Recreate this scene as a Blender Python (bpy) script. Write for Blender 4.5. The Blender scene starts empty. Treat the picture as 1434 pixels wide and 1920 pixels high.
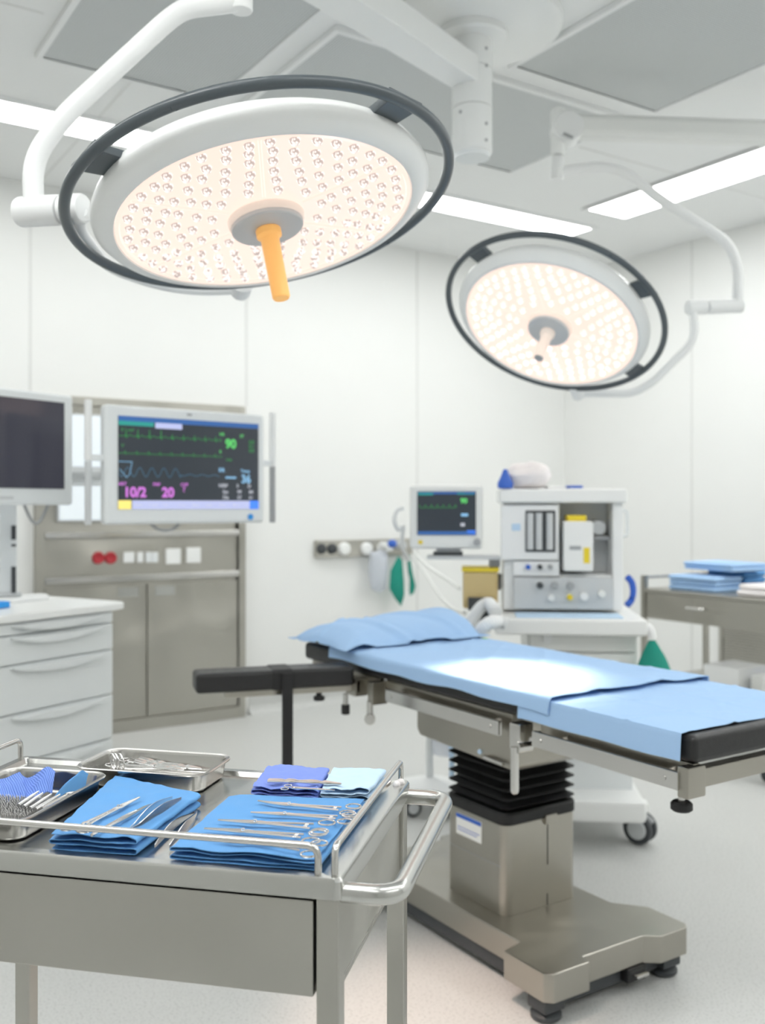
import bpy, bmesh, math, random
from math import sin, cos, pi, radians as RAD
from mathutils import Vector as V, Matrix, noise
random.seed(4)
scene = bpy.context.scene
COL = scene.collection
# ------------------------------------------------------------------ camera geometry (1434 x 1920 frame)
F, CX, CY, H = 1825.0, 717.0, 948.0, 1.3
FW, RT = V((.5476, .8368, 0)), V((.8368, -.5476, 0))
UP = V((0, 0, 1))
YAW = math.atan2(RT.y, RT.x)
def CAM(c, u, d): return FW * d + RT * c + V((0, 0, H + u))
def DIR(c, u, d): return (FW * d + RT * c + UP * u).normalized()
def P(px, py, d): return CAM((px - CX) / F * d, (CY - py) / F * d, d)
def PL(px, py, o, n):
    r = P(px, py, 1) - V((0, 0, H)); o = V(o); n = V(n)
    return V((0, 0, H)) + r * ((o - V((0, 0, H))).dot(n) / r.dot(n))
def PZ(px, py, z): return PL(px, py, (0, 0, z), (0, 0, 1))
def PY(px, py, y): return PL(px, py, (0, y, 0), (0, 1, 0))
def PX(px, py, x): return PL(px, py, (x, 0, 0), (1, 0, 0))

# ------------------------------------------------------------------ materials
def mat(name, col, rough=.5, metal=0, emit=0, ecol=None, alpha=1, trans=0, spec=.5, noise_amt=0, noise_scale=20, stretch=None, bump=0, bump_scale=60, coat=0, sheen=0, ior=1.45):
    m = bpy.data.materials.new(name); m.use_nodes = True
    nt = m.node_tree; b = nt.nodes['Principled BSDF']
    b.inputs['Base Color'].default_value = (*col, 1)
    b.inputs['Roughness'].default_value = rough
    b.inputs['Metallic'].default_value = metal
    b.inputs['Specular IOR Level'].default_value = spec
    b.inputs['Alpha'].default_value = alpha
    b.inputs['Transmission Weight'].default_value = trans
    b.inputs['IOR'].default_value = ior
    b.inputs['Coat Weight'].default_value = coat
    b.inputs['Sheen Weight'].default_value = sheen
    if emit:
        b.inputs['Emission Color'].default_value = (*(ecol or col), 1)
        b.inputs['Emission Strength'].default_value = emit
    tc = nt.nodes.new('ShaderNodeTexCoord'); mp = nt.nodes.new('ShaderNodeMapping')
    nt.links.new(tc.outputs['Object'], mp.inputs['Vector'])
    if stretch: mp.inputs['Scale'].default_value = stretch
    if noise_amt:
        n = nt.nodes.new('ShaderNodeTexNoise'); n.inputs['Scale'].default_value = noise_scale; n.inputs['Detail'].default_value = 3
        nt.links.new(mp.outputs['Vector'], n.inputs['Vector'])
        r = nt.nodes.new('ShaderNodeMapRange'); r.inputs['From Min'].default_value = .25; r.inputs['From Max'].default_value = .75
        r.inputs['To Min'].default_value = max(0, rough - noise_amt); r.inputs['To Max'].default_value = rough + noise_amt
        nt.links.new(n.outputs['Fac'], r.inputs['Value']); nt.links.new(r.outputs['Result'], b.inputs['Roughness'])
        mx = nt.nodes.new('ShaderNodeMix'); mx.data_type = 'RGBA'
        k = 1 - noise_amt * .7
        mx.inputs['A'].default_value = (col[0] * k, col[1] * k, col[2] * k, 1); mx.inputs['B'].default_value = (*col, 1)
        nt.links.new(n.outputs['Fac'], mx.inputs['Factor']); nt.links.new(mx.outputs['Result'], b.inputs['Base Color'])
    if bump:
        n2 = nt.nodes.new('ShaderNodeTexNoise'); n2.inputs['Scale'].default_value = bump_scale; n2.inputs['Detail'].default_value = 4
        nt.links.new(mp.outputs['Vector'], n2.inputs['Vector'])
        bp = nt.nodes.new('ShaderNodeBump'); bp.inputs['Strength'].default_value = bump; bp.inputs['Distance'].default_value = .002
        nt.links.new(n2.outputs['Fac'], bp.inputs['Height']); nt.links.new(bp.outputs['Normal'], b.inputs['Normal'])
    return m
M = {}
M['wall'] = mat('wall_paint', (.86, .865, .85), .45, noise_amt=.04, noise_scale=3)
M['seam'] = mat('wall_seam', (.74, .745, .73), .5)
M['ceil'] = mat('ceiling_paint', (.86, .87, .865), .6, noise_amt=.02, noise_scale=2)
M['white'] = mat('white_enamel', (.86, .87, .86), .30, noise_amt=.008, noise_scale=8)
M['white2'] = mat('white_plastic', (.84, .85, .85), .38, noise_amt=.01, noise_scale=12)
M['offwhite'] = mat('off_white_plastic', (.80, .81, .79), .4, noise_amt=.01, noise_scale=12)
M['pale_grey'] = mat('pale_grey_plastic', (.78, .81, .82), .35, noise_amt=.01, noise_scale=10)
M['cart_white'] = mat('cart_lacquer', (.72, .75, .755), .4, noise_amt=.01, noise_scale=6)
M['grey'] = mat('mid_grey_plastic', (.36, .37, .38), .4, noise_amt=.04, noise_scale=14)
M['lgrey'] = mat('light_grey_panel', (.58, .60, .61), .4, noise_amt=.02, noise_scale=14)
M['dark'] = mat('dark_grey_rubber', (.045, .05, .055), .45, noise_amt=.05, noise_scale=25)
M['ringgrey'] = mat('slate_grey_tube', (.075, .09, .10), .3, noise_amt=.03, noise_scale=25)
M['black'] = mat('black_vinyl', (.012, .012, .013), .42, noise_amt=.06, noise_scale=60, bump=.15, bump_scale=300)
M['blackrub'] = mat('black_bellows', (.008, .008, .009), .55, noise_amt=.05, noise_scale=30)
M['steel'] = mat('brushed_steel', (.43, .42, .385), .33, 1, noise_amt=.03, noise_scale=3, stretch=(1, 1, 12))
M['steel_top'] = mat('brushed_steel_top', (.54, .54, .52), .24, 1, noise_amt=.03, noise_scale=5, stretch=(10, 2, 2))
M['steel_base'] = mat('satin_steel', (.40, .38, .335), .30, 1, noise_amt=.03, noise_scale=4, stretch=(1, 1, 6))
M['steel_dull'] = mat('dull_cabinet_steel', (.46, .445, .40), .36, 1, noise_amt=.04, noise_scale=3, stretch=(1, 1, 4))
M['chrome'] = mat('polished_steel', (.62, .61, .59), .16, 1, noise_amt=.03, noise_scale=30)
M['tray'] = mat('tray_steel', (.50, .49, .47), .24, 1, noise_amt=.03, noise_scale=20)
M['instr'] = mat('instrument_steel', (.74, .74, .74), .22, 1, noise_amt=.05, noise_scale=60)
M['cloth'] = mat('blue_drape_cloth', (.17, .42, .82), .8, noise_amt=.12, noise_scale=12, bump=.25, bump_scale=500, sheen=.2)
M['cloth2'] = mat('deep_blue_cloth', (.115, .335, .69), .8, noise_amt=.15, noise_scale=30, bump=.3, bump_scale=900)
M['cloth_v'] = mat('violet_blue_cloth', (.20, .29, .76), .85, noise_amt=.15, noise_scale=30, bump=.3, bump_scale=900)
M['cloth_p'] = mat('pale_blue_cloth', (.52, .70, .89), .8, noise_amt=.08, noise_scale=30, bump=.25, bump_scale=900)
M['drape'] = mat('sky_blue_sheet', (.36, .56, .85), .75, noise_amt=.05, noise_scale=8, bump=.15, bump_scale=300)
M['green'] = mat('green_cloth', (.01, .27, .20), .8, noise_amt=.1, noise_scale=20)
M['orange'] = mat('orange_handle', (.98, .50, .14), .45, emit=.28, ecol=(1, .50, .15), noise_amt=.04, noise_scale=20)  # weak emission added so the handle looks lit; it is no lamp
M['handle_w'] = mat('cream_handle', (.90, .80, .72), .4, emit=.15, ecol=(1, .8, .7), noise_amt=.03, noise_scale=20)  # slight warm glow put into handle and hub collar, neither a lamp
M['yellow'] = mat('yellow_plastic', (.85, .65, .03), .45, noise_amt=.04, noise_scale=20)
M['amber'] = mat('amber_plastic', (.72, .55, .25), .3, alpha=.85, noise_amt=.04, noise_scale=20)
M['red'] = mat('red_socket', (.42, .02, .03), .4, noise_amt=.05, noise_scale=20)
M['blue'] = mat('blue_plastic', (.03, .12, .55), .4, noise_amt=.05, noise_scale=20)
M['cyan'] = mat('bright_blue_plastic', (.02, .30, .80), .4, noise_amt=.05, noise_scale=20)
M['clearbag'] = mat('translucent_bag', (.70, .74, .82), .3, alpha=.55, noise_amt=.05, noise_scale=20)
M['cotton'] = mat('cotton_wool', (.88, .84, .84), .95, noise_amt=.05, noise_scale=80, bump=.6, bump_scale=200)
M['screen'] = mat('screen_glass', (.02, .024, .03), .12, emit=.06, ecol=(.25, .33, .42), noise_amt=.02, noise_scale=4)
M['screen_off'] = mat('dark_screen_glass', (.02, .02, .028), .10, emit=.045, ecol=(.42, .42, .60), noise_amt=.02, noise_scale=4)
def wavy(m, scale, dist):
    nt = m.node_tree; b = nt.nodes['Principled BSDF']
    tc = nt.nodes.new('ShaderNodeTexCoord'); n = nt.nodes.new('ShaderNodeTexNoise'); n.inputs['Scale'].default_value = scale; n.inputs['Detail'].default_value = 1
    bp = nt.nodes.new('ShaderNodeBump'); bp.inputs['Strength'].default_value = 1; bp.inputs['Distance'].default_value = dist
    nt.links.new(tc.outputs['Object'], n.inputs['Vector']); nt.links.new(n.outputs['Fac'], bp.inputs['Height']); nt.links.new(bp.outputs['Normal'], b.inputs['Normal'])
wavy(M['steel'], 3.5, .035); wavy(M['steel_dull'], 2.2, .07); wavy(M['steel_base'], 5, .012)
def glow(n, c, s): return mat(n, (c[0] * .5, c[1] * .5, c[2] * .5), .5, emit=s, ecol=c, noise_amt=.01, noise_scale=5)
M['e_green'] = glow('green_readout', (.12, .70, .16), .52)
M['e_dgreen'] = glow('dim_green_trace', (.03, .34, .07), .34)
M['e_blue'] = glow('blue_readout', (.30, .62, .95), .5)
M['e_dblue'] = glow('dim_blue_trace', (.06, .18, .30), .36)
M['e_mag'] = glow('magenta_readout', (.70, .20, .78), .62)
M['e_white'] = glow('grey_readout', (.6, .62, .7), .45)
M['e_bar'] = glow('lavender_key_bar', (.52, .56, .86), .62)
M['e_head'] = glow('navy_header_bar', (.03, .12, .38), .6)
M['e_teal'] = glow('teal_header_tag', (.02, .36, .30), .5)
M['e_yel'] = glow('yellow_key', (.85, .72, .18), .8)
M['e_key'] = glow('royal_blue_key', (.05, .20, .85), .9)
M['viewer'] = mat('film_viewer_glow', (.75, .80, .84), .3, emit=.22, ecol=(.84, .93, 1), noise_amt=.02, noise_scale=5)
M['strip'] = mat('led_diffuser', (.9, .9, .9), .4, emit=10, ecol=(.985, 1, .985), noise_amt=.01, noise_scale=5)
M['lens'] = mat('warm_lens_plate', (.14, .09, .07), .15, emit=.95, ecol=(1, .775, .665), noise_amt=.04, noise_scale=18)

def led_mat(name, strength):
    m = bpy.data.materials.new(name); m.use_nodes = True
    nt = m.node_tree; b = nt.nodes['Principled BSDF']
    tc = nt.nodes.new('ShaderNodeTexCoord'); n = nt.nodes.new('ShaderNodeTexNoise'); n.inputs['Scale'].default_value = 150
    n.inputs['Detail'].default_value = 1
    nt.links.new(tc.outputs['Object'], n.inputs['Vector'])
    cr = nt.nodes.new('ShaderNodeValToRGB'); e = cr.color_ramp.elements
    e[0].position = .43; e[0].color = (.42, .34, .31, 1); e[1].position = .56; e[1].color = (1, .90, .85, 1)
    nt.links.new(n.outputs['Fac'], cr.inputs['Fac'])
    nt.links.new(cr.outputs['Color'], b.inputs['Emission Color']); b.inputs['Emission Strength'].default_value = strength
    b.inputs['Base Color'].default_value = (.12, .10, .09, 1); b.inputs['Roughness'].default_value = .1
    return m
M['led'] = led_mat('led_lens', 1.12)
M['led2'] = led_mat('led_lens_bright', 1.9)

def floor_mat():
    m = mat('vinyl_floor', (.60, .605, .59), .34)
    nt = m.node_tree; b = nt.nodes['Principled BSDF']
    tc = nt.nodes.new('ShaderNodeTexCoord')
    n = nt.nodes.new('ShaderNodeTexNoise'); n.inputs['Scale'].default_value = 140; n.inputs['Detail'].default_value = 2
    n3 = nt.nodes.new('ShaderNodeTexNoise'); n3.inputs['Scale'].default_value = 1.5
    nt.links.new(tc.outputs['Object'], n.inputs['Vector']); nt.links.new(tc.outputs['Object'], n3.inputs['Vector'])
    cr = nt.nodes.new('ShaderNodeValToRGB'); e = cr.color_ramp.elements
    e[0].position = .32; e[0].color = (.46, .465, .455, 1); e[1].position = .48; e[1].color = (.59, .595, .58, 1)
    nt.links.new(n.outputs['Fac'], cr.inputs['Fac']); nt.links.new(cr.outputs['Color'], b.inputs['Base Color'])
    r = nt.nodes.new('ShaderNodeMapRange'); r.inputs['To Min'].default_value = .3; r.inputs['To Max'].default_value = .45
    nt.links.new(n3.outputs['Fac'], r.inputs['Value']); nt.links.new(r.outputs['Result'], b.inputs['Roughness'])
    return m
M['floor'] = floor_mat()

def perf_mat():
    m = mat('perforated_panel', (.5, .52, .52), .5)
    nt = m.node_tree; b = nt.nodes['Principled BSDF']
    tc = nt.nodes.new('ShaderNodeTexCoord')
    s = nt.nodes.new('ShaderNodeVectorMath'); s.operation = 'SCALE'; s.inputs['Scale'].default_value = 1 / .011
    fr = nt.nodes.new('ShaderNodeVectorMath'); fr.operation = 'FRACTION'
    sb = nt.nodes.new('ShaderNodeVectorMath'); sb.operation = 'SUBTRACT'; sb.inputs[1].default_value = (.5, .5, 0)
    mu = nt.nodes.new('ShaderNodeVectorMath'); mu.operation = 'MULTIPLY'; mu.inputs[1].default_value = (1, 1, 0)
    ln = nt.nodes.new('ShaderNodeVectorMath'); ln.operation = 'LENGTH'
    nt.links.new(tc.outputs['Object'], s.inputs[0]); nt.links.new(s.outputs[0], fr.inputs[0]); nt.links.new(fr.outputs[0], sb.inputs[0])
    nt.links.new(sb.outputs[0], mu.inputs[0]); nt.links.new(mu.outputs[0], ln.inputs[0])
    cr = nt.nodes.new('ShaderNodeValToRGB'); e = cr.color_ramp.elements
    e[0].position = .24; e[0].color = (.33, .345, .345, 1); e[1].position = .33; e[1].color = (.60, .625, .625, 1)
    nt.links.new(ln.outputs['Value'], cr.inputs['Fac']); nt.links.new(cr.outputs['Color'], b.inputs['Base Color'])
    return m
M['perf'] = perf_mat()
def gauze_mat():
    m = mat('ribbed_blue_gauze', (.13, .24, .72), .9)
    nt = m.node_tree; b = nt.nodes['Principled BSDF']
    tc = nt.nodes.new('ShaderNodeTexCoord'); w = nt.nodes.new('ShaderNodeTexWave'); w.inputs['Scale'].default_value = 110; w.inputs['Distortion'].default_value = 1.5
    nt.links.new(tc.outputs['Object'], w.inputs['Vector'])
    cr = nt.nodes.new('ShaderNodeValToRGB'); e = cr.color_ramp.elements
    e[0].color = (.09, .18, .58, 1); e[1].color = (.20, .33, .82, 1)
    nt.links.new(w.outputs['Fac'], cr.inputs['Fac']); nt.links.new(cr.outputs['Color'], b.inputs['Base Color'])
    bp = nt.nodes.new('ShaderNodeBump'); bp.inputs['Strength'].default_value = .5; bp.inputs['Distance'].default_value = .002
    nt.links.new(w.outputs['Fac'], bp.inputs['Height']); nt.links.new(bp.outputs['Normal'], b.inputs['Normal'])
    return m
M['gauze'] = gauze_mat()

# ------------------------------------------------------------------ mesh helpers
def B(): return bmesh.new()
def join(dst, src, mtx=None):
    vm = {}
    for v in src.verts: vm[v] = dst.verts.new(mtx @ v.co if mtx else v.co)
    for f in src.faces:
        try: dst.faces.new([vm[v] for v in f.verts])
        except ValueError: pass
    src.free()
def box(bm, c, s, rz=0, bev=0, seg=2, mtx=None):
    t = B(); bmesh.ops.create_cube(t, size=1)
    for v in t.verts: v.co = V((v.co.x * s[0], v.co.y * s[1], v.co.z * s[2]))
    if bev: bmesh.ops.bevel(t, geom=t.edges[:], offset=min(bev, min(s) * .49), segments=seg, profile=.5, affect='EDGES', clamp_overlap=True)
    m = Matrix.Translation(V(c)) @ Matrix.Rotation(rz, 4, 'Z')
    join(bm, t, (mtx @ m) if mtx else m); return bm
def bb(bm, lo, hi, bev=0, mtx=None, seg=2):
    lo, hi = V(lo), V(hi); return box(bm, (lo + hi) / 2, [abs(x) for x in (hi - lo)], 0, bev, seg, mtx)
def basis(d):
    d = V(d).normalized(); a = d.cross(V((0, 0, 1)))
    if a.length < 1e-4: a = V((1, 0, 0))
    a.normalize(); return a, d.cross(a).normalized(), d
def lathe(bm, prof, c=(0, 0, 0), axis=(0, 0, 1), seg=32, cap=True, a0=0):
    a, b, d = basis(axis); c = V(c); rings = []
    for r, z in prof:
        if r < 1e-6: rings.append([bm.verts.new(c + d * z)])
        else: rings.append([bm.verts.new(c + d * z + (a * cos(2 * pi * i / seg + a0) + b * sin(2 * pi * i / seg + a0)) * r) for i in range(seg)])
    for q, w in zip(rings, rings[1:]):
        for i in range(seg):
            j = (i + 1) % seg
            if len(q) == 1 and len(w) == 1: continue
            if len(q) == 1: bm.faces.new((q[0], w[i], w[j]))
            elif len(w) == 1: bm.faces.new((q[i], q[j], w[0]))
            else: bm.faces.new((q[i], q[j], w[j], w[i]))
    if cap:
        for r in (rings[0], rings[-1]):
            if len(r) > 2: bm.faces.new(r)
    return bm
def cyl(bm, p0, p1, r, r2=None, seg=24, bev=0):
    p0, p1 = V(p0), V(p1); L = (p1 - p0).length; r2 = r if r2 is None else r2
    pr = [(r, 0), (r2, L)] if not bev else [(r - bev, 0), (r - bev * .3, bev * .3), (r, bev), (r2, L - bev), (r2 - bev * .3, L - bev * .3), (r2 - bev, L)]
    return lathe(bm, pr, p0, p1 - p0, seg)
def fillet(pts, rad, n=6):
    pts = [V(p) for p in pts]
    if rad <= 0: return pts
    out = [pts[0]]
    for i in range(1, len(pts) - 1):
        p, q, s = pts[i - 1], pts[i], pts[i + 1]
        l = min(rad, (p - q).length * .49, (s - q).length * .49)
        a, b = q + (p - q).normalized() * l, q + (s - q).normalized() * l
        for k in range(n + 1):
            t = k / n; out.append(a * (1 - t) ** 2 + q * 2 * t * (1 - t) + b * t * t)
    return out + [pts[-1]]
def tube(bm, pts, r, rad=0, seg=12, closed=False, rr=None, flat=1):
    pts = fillet(pts, rad) if not closed else [V(p) for p in pts]
    n = len(pts); rings = []; up = None
    for i, p in enumerate(pts):
        t = (pts[(i + 1) % n] - pts[i - 1]) if closed else (pts[min(i + 1, n - 1)] - pts[max(i - 1, 0)])
        t.normalize()
        if up is None: up = basis(t)[0]
        up = (up - t * up.dot(t)).normalized(); w = t.cross(up)
        q = r if rr is None else rr[min(i, len(rr) - 1)]
        rings.append([bm.verts.new(p + (up * cos(2 * pi * k / seg) * flat + w * sin(2 * pi * k / seg)) * q) for k in range(seg)])
    for i in range(n if closed else n - 1):
        q, w = rings[i], rings[(i + 1) % n]
        for k in range(seg):
            j = (k + 1) % seg; bm.faces.new((q[k], q[j], w[j], w[k]))
    if not closed: bm.faces.new(rings[0]); bm.faces.new(rings[-1])
    return bm
def ring(bm, c, n, R, r, seg=64, s2=12, sx=1, ang=0):
    a, b, d = basis(n)
    a, b = a * cos(ang) + b * sin(ang), b * cos(ang) - a * sin(ang)
    return tube(bm, [V(c) + a * R * sx * cos(2 * pi * i / seg) + b * R * sin(2 * pi * i / seg) for i in range(seg)], r, seg=s2, closed=True)
def prism(bm, poly, z0, z1, bev=0, mtx=None):
    t = B(); lo = [t.verts.new((p[0], p[1], z0)) for p in poly]; f = t.faces.new(lo)
    r = bmesh.ops.extrude_face_region(t, geom=[f])
    for v in r['geom']:
        if isinstance(v, bmesh.types.BMVert): v.co.z = z1
    bmesh.ops.recalc_face_normals(t, faces=t.faces[:])
    if bev: bmesh.ops.bevel(t, geom=[e for e in t.edges], offset=bev, segments=2, profile=.5, affect='EDGES', clamp_overlap=True)
    join(bm, t, mtx); return bm
def sheet(bm, fn, nu, nv, th=.0015):
    g = [[V(fn(i / nu, j / nv)) for j in range(nv + 1)] for i in range(nu + 1)]
    def nrm(i, j):
        a = g[min(i + 1, nu)][j] - g[max(i - 1, 0)][j]; b = g[i][min(j + 1, nv)] - g[i][max(j - 1, 0)]
        n = a.cross(b); return n.normalized() if n.length > 1e-12 else V((0, 0, 1))
    A = [[bm.verts.new(g[i][j]) for j in range(nv + 1)] for i in range(nu + 1)]
    C = [[bm.verts.new(g[i][j] - nrm(i, j) * th) for j in range(nv + 1)] for i in range(nu + 1)]
    for i in range(nu):
        for j in range(nv):
            bm.faces.new((A[i][j], A[i + 1][j], A[i + 1][j + 1], A[i][j + 1]))
            bm.faces.new((C[i][j], C[i][j + 1], C[i + 1][j + 1], C[i + 1][j]))
    for i in range(nu):
        bm.faces.new((A[i][0], C[i][0], C[i + 1][0], A[i + 1][0])); bm.faces.new((A[i][nv], A[i + 1][nv], C[i + 1][nv], C[i][nv]))
    for j in range(nv):
        bm.faces.new((A[0][j], A[0][j + 1], C[0][j + 1], C[0][j])); bm.faces.new((A[nu][j], C[nu][j], C[nu][j + 1], A[nu][j + 1]))
    return bm
def sphere(bm, c, r, s=(1, 1, 1), seg=20):
    t = B(); bmesh.ops.create_uvsphere(t, u_segments=seg, v_segments=max(8, seg // 2), radius=r)
    for v in t.verts: v.co = V((v.co.x * s[0], v.co.y * s[1], v.co.z * s[2])) + V(c)
    join(bm, t); return bm
def text(bm, s, size, mtx, depth=.0004, bold=0):
    cu = bpy.data.curves.new('lettering', 'FONT'); cu.body = s; cu.size = size; cu.extrude = depth; cu.offset = bold
    o = bpy.data.objects.new('lettering', cu); COL.objects.link(o)
    dg = bpy.context.evaluated_depsgraph_get(); me = bpy.data.meshes.new_from_object(o.evaluated_get(dg))
    t = B(); t.from_mesh(me); join(bm, t, mtx)
    bpy.data.objects.remove(o); bpy.data.curves.remove(cu); bpy.data.meshes.remove(me)
    return bm

MW = {}
def tag(o, label=None, cat=None, group=None, kind=None):
    if label: o['label'] = label
    if cat: o['category'] = cat
    if group: o['group'] = group
    if kind: o['kind'] = kind
    return o
def thing(name, label, cat, loc=(0, 0, 0), rz=0, group=None, mtx=None):
    o = bpy.data.objects.new(name, None); COL.objects.link(o); o.empty_display_size = .05
    m = mtx or (Matrix.Translation(V(loc)) @ Matrix.Rotation(rz, 4, 'Z'))
    o.matrix_world = m; MW[o] = m.copy()
    return tag(o, label, cat, group)
def obj(name, bm, m, parent=None, local=False, sharp=38, origin=True):
    """links bm as one mesh; bm in world coordinates unless local"""
    bmesh.ops.remove_doubles(bm, verts=bm.verts[:], dist=1e-6)
    bmesh.ops.recalc_face_normals(bm, faces=bm.faces[:])
    mt = Matrix.Identity(4)
    if parent is not None:
        if not local: bm.transform(MW[parent].inverted())
    elif origin and not local:
        xs = [v.co for v in bm.verts]
        c = V(((min(p.x for p in xs) + max(p.x for p in xs)) / 2, (min(p.y for p in xs) + max(p.y for p in xs)) / 2, min(p.z for p in xs)))
        bm.transform(Matrix.Translation(-c)); mt = Matrix.Translation(c)
    lim = RAD(sharp)
    for f in bm.faces: f.smooth = True
    for e in bm.edges:
        e.smooth = not (len(e.link_faces) == 2 and e.calc_face_angle(0) > lim)
    me = bpy.data.meshes.new(name); bm.to_mesh(me); bm.free()
    me.materials.append(m)
    o = bpy.data.objects.new(name, me); COL.objects.link(o)
    if sharp == 38 and len(me.polygons) < 6000:
        wn = o.modifiers.new('weighted', 'WEIGHTED_NORMAL'); wn.keep_sharp = True; wn.weight = 80
    if parent is not None:
        o.parent = parent; MW[o] = MW[parent]
    else:
        o.matrix_world = mt; MW[o] = mt
    return o
def copy_part(o, parent, mtx=None):
    c = o.copy(); COL.objects.link(c); c.parent = parent
    if mtx is not None: c.matrix_local = mtx
    MW[c] = MW[parent]
    return c
def copy_tree(o, mtx, label=None):
    r = o.copy(); COL.objects.link(r); r.matrix_world = mtx; MW[r] = mtx.copy()
    if label: r['label'] = label
    for ch in list(o.children):
        c = ch.copy(); COL.objects.link(c); c.parent = r
        for g in list(ch.children):
            d = g.copy(); COL.objects.link(d); d.parent = c
    return r
def struct(name, bm, m, parent=None):
    o = obj(name, bm, m, parent); o['kind'] = 'structure'; return o

# ------------------------------------------------------------------ room
CZ = 3.0745
X0, X1, Y0, Y1 = -1.7, 5.3, -2.2, 5.53
struct('floor', bb(B(), (X0, Y0, -.1), (X1, Y1, 0)), M['floor'])
struct('ceiling', bb(B(), (X0, Y0, CZ), (X1, Y1, CZ + .1)), M['ceil'])
struct('wall_back', bb(B(), (X0, Y1, -.1), (X1, Y1 + .1, CZ + .1)), M['wall'])
struct('wall_right', bb(B(), (X1, Y0, -.1), (X1 + .1, Y1 + .1, CZ + .1)), M['wall'])
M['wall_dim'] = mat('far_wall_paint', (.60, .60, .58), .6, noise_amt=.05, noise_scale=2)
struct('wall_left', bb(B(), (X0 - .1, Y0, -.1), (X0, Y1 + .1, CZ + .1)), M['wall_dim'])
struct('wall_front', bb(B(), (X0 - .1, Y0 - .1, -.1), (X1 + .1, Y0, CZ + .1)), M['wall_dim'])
def cove(name, a, b, n):
    a, b, n = V(a), V(b), V(n); bm = B()
    prof = [(0, 0)] + [(.06 * (1 - sin(t * pi / 2 / 6)) + .004, .06 * (1 - cos(t * pi / 2 / 6))) for t in range(7)] + [(.004, .11), (0, .11)]
    A = [bm.verts.new(a + n * p + UP * q) for p, q in prof]; C = [bm.verts.new(b + n * p + UP * q) for p, q in prof]
    for i in range(len(prof)):
        j = (i + 1) % len(prof); bm.faces.new((A[i], A[j], C[j], C[i]))
    bm.faces.new(A); bm.faces.new(C)
    struct(name, bm, M['floor'])
cove('baseboard_back', (2.62, Y1, 0), (X1, Y1, 0), (0, -1, 0))
cove('baseboard_right', (X1, Y0, 0), (X1, Y1, 0), (-1, 0, 0))
k = 0
for px in (57, 462, 782):
    x = PY(px, 600, Y1).x; k += 1
    z0 = 1.92 if px < 470 else .11
    struct('trim_%d' % k, bb(B(), (x - .007, Y1 - .003, z0), (x + .007, Y1, CZ)), M['seam'])
for px in (1297,):
    y = PX(px, 600, X1).y; k += 1
    struct('trim_%d' % k, bb(B(), (X1 - .003, y - .008, .11), (X1, y + .008, CZ)), M['seam'])
# ceiling seams
k += 1; struct('trim_%d' % k, bb(B(), (1.35 - .004, 3.98, CZ - .002), (1.35 + .004, Y1, CZ)), M['seam'])
k += 1; struct('trim_%d' % k, bb(B(), (3.45, 3.49, CZ - .002), (X1, 3.50, CZ)), M['seam'])
k += 1; struct('trim_%d' % k, bb(B(), (-.6, 3.60, CZ - .002), (.9, 3.61, CZ)), M['seam'])

# ------------------------------------------------------------------ ceiling panels and lights
def air_panel(x0, y0, x1, y1, label):
    t = thing('air_panel', label, 'ceiling panel', ((x0 + x1) / 2, (y0 + y1) / 2, CZ - .02), group='perforated ceiling air panels')
    obj('perforated_sheet', bb(B(), (x0, y0, CZ - .016), (x1, y1, CZ - .001)), M['perf'], t)
    b = B(); w = .025
    bb(b, (x0 - w, y0 - w, CZ - .022), (x1 + w, y0, CZ), .003); bb(b, (x0 - w, y1, CZ - .022), (x1 + w, y1 + w, CZ), .003)
    bb(b, (x0 - w, y0, CZ - .022), (x0, y1, CZ), .003); bb(b, (x1, y0, CZ - .022), (x1 + w, y1, CZ), .003)
    obj('border_frame', b, M['white2'], t)
air_panel(.975, 2.2, 1.70, 3.92, 'grey perforated ceiling panel above the large lamp with orange handle')
air_panel(1.845, 3.12, 3.37, 3.92, 'grey perforated ceiling panel behind the round ceiling column')
air_panel(2.58, 1.9, 3.39, 2.965, 'grey perforated ceiling panel above the horizontal white spring arm')
def ceiling_light(x0, y0, x1, y1, label):
    t = thing('ceiling_light', label, 'ceiling light', ((x0 + x1) / 2, (y0 + y1) / 2, CZ - .03), group='long ceiling light strips')
    b = B(); w = .03
    bb(b, (x0 - w, y0 - w, CZ - .012), (x1 + w, y0, CZ)); bb(b, (x0 - w, y1, CZ - .012), (x1 + w, y1 + w, CZ))
    bb(b, (x0 - w, y0, CZ - .012), (x0, y1, CZ)); bb(b, (x1, y0, CZ - .012), (x1 + w, y1, CZ))
    obj('light_frame', b, M['white2'], t)
    obj('diffuser', bb(B(), (x0, y0, CZ - .010), (x1, y1, CZ - .001)), M['strip'], t)
ceiling_light(-.4, 4.46, 4.51, 4.69, 'long bright ceiling strip running along the back wall above the two monitors')
ceiling_light(4.205, -1.2, 4.515, 4.185, 'long bright ceiling strip running along the plain wall above the steel cart')
ceiling_light(-.7, -.6, -.45, 3.6, 'long added ceiling strip, out of view, over the white drawer cart side of the room')  # unseen strip, added to raise the room's ambient light
ceiling_light(.4, -1.6, 3.4, -1.35, 'long added ceiling strip, out of view, behind the instrument trolley side of the room')  # unseen as well; added for ambient light from behind the camera

ceiling_light(.5, .15, 3.6, .40, 'long added fill strip, out of view above the instrument trolley and table foot, parallel to the back wall')  # unseen fill strip added to light the camera-facing fronts
ceiling_light(-1.2, 1.0, .55, 1.25, 'short added fill strip, out of view above the camera side of the room')  # second unseen strip, also added to brighten front faces

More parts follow.
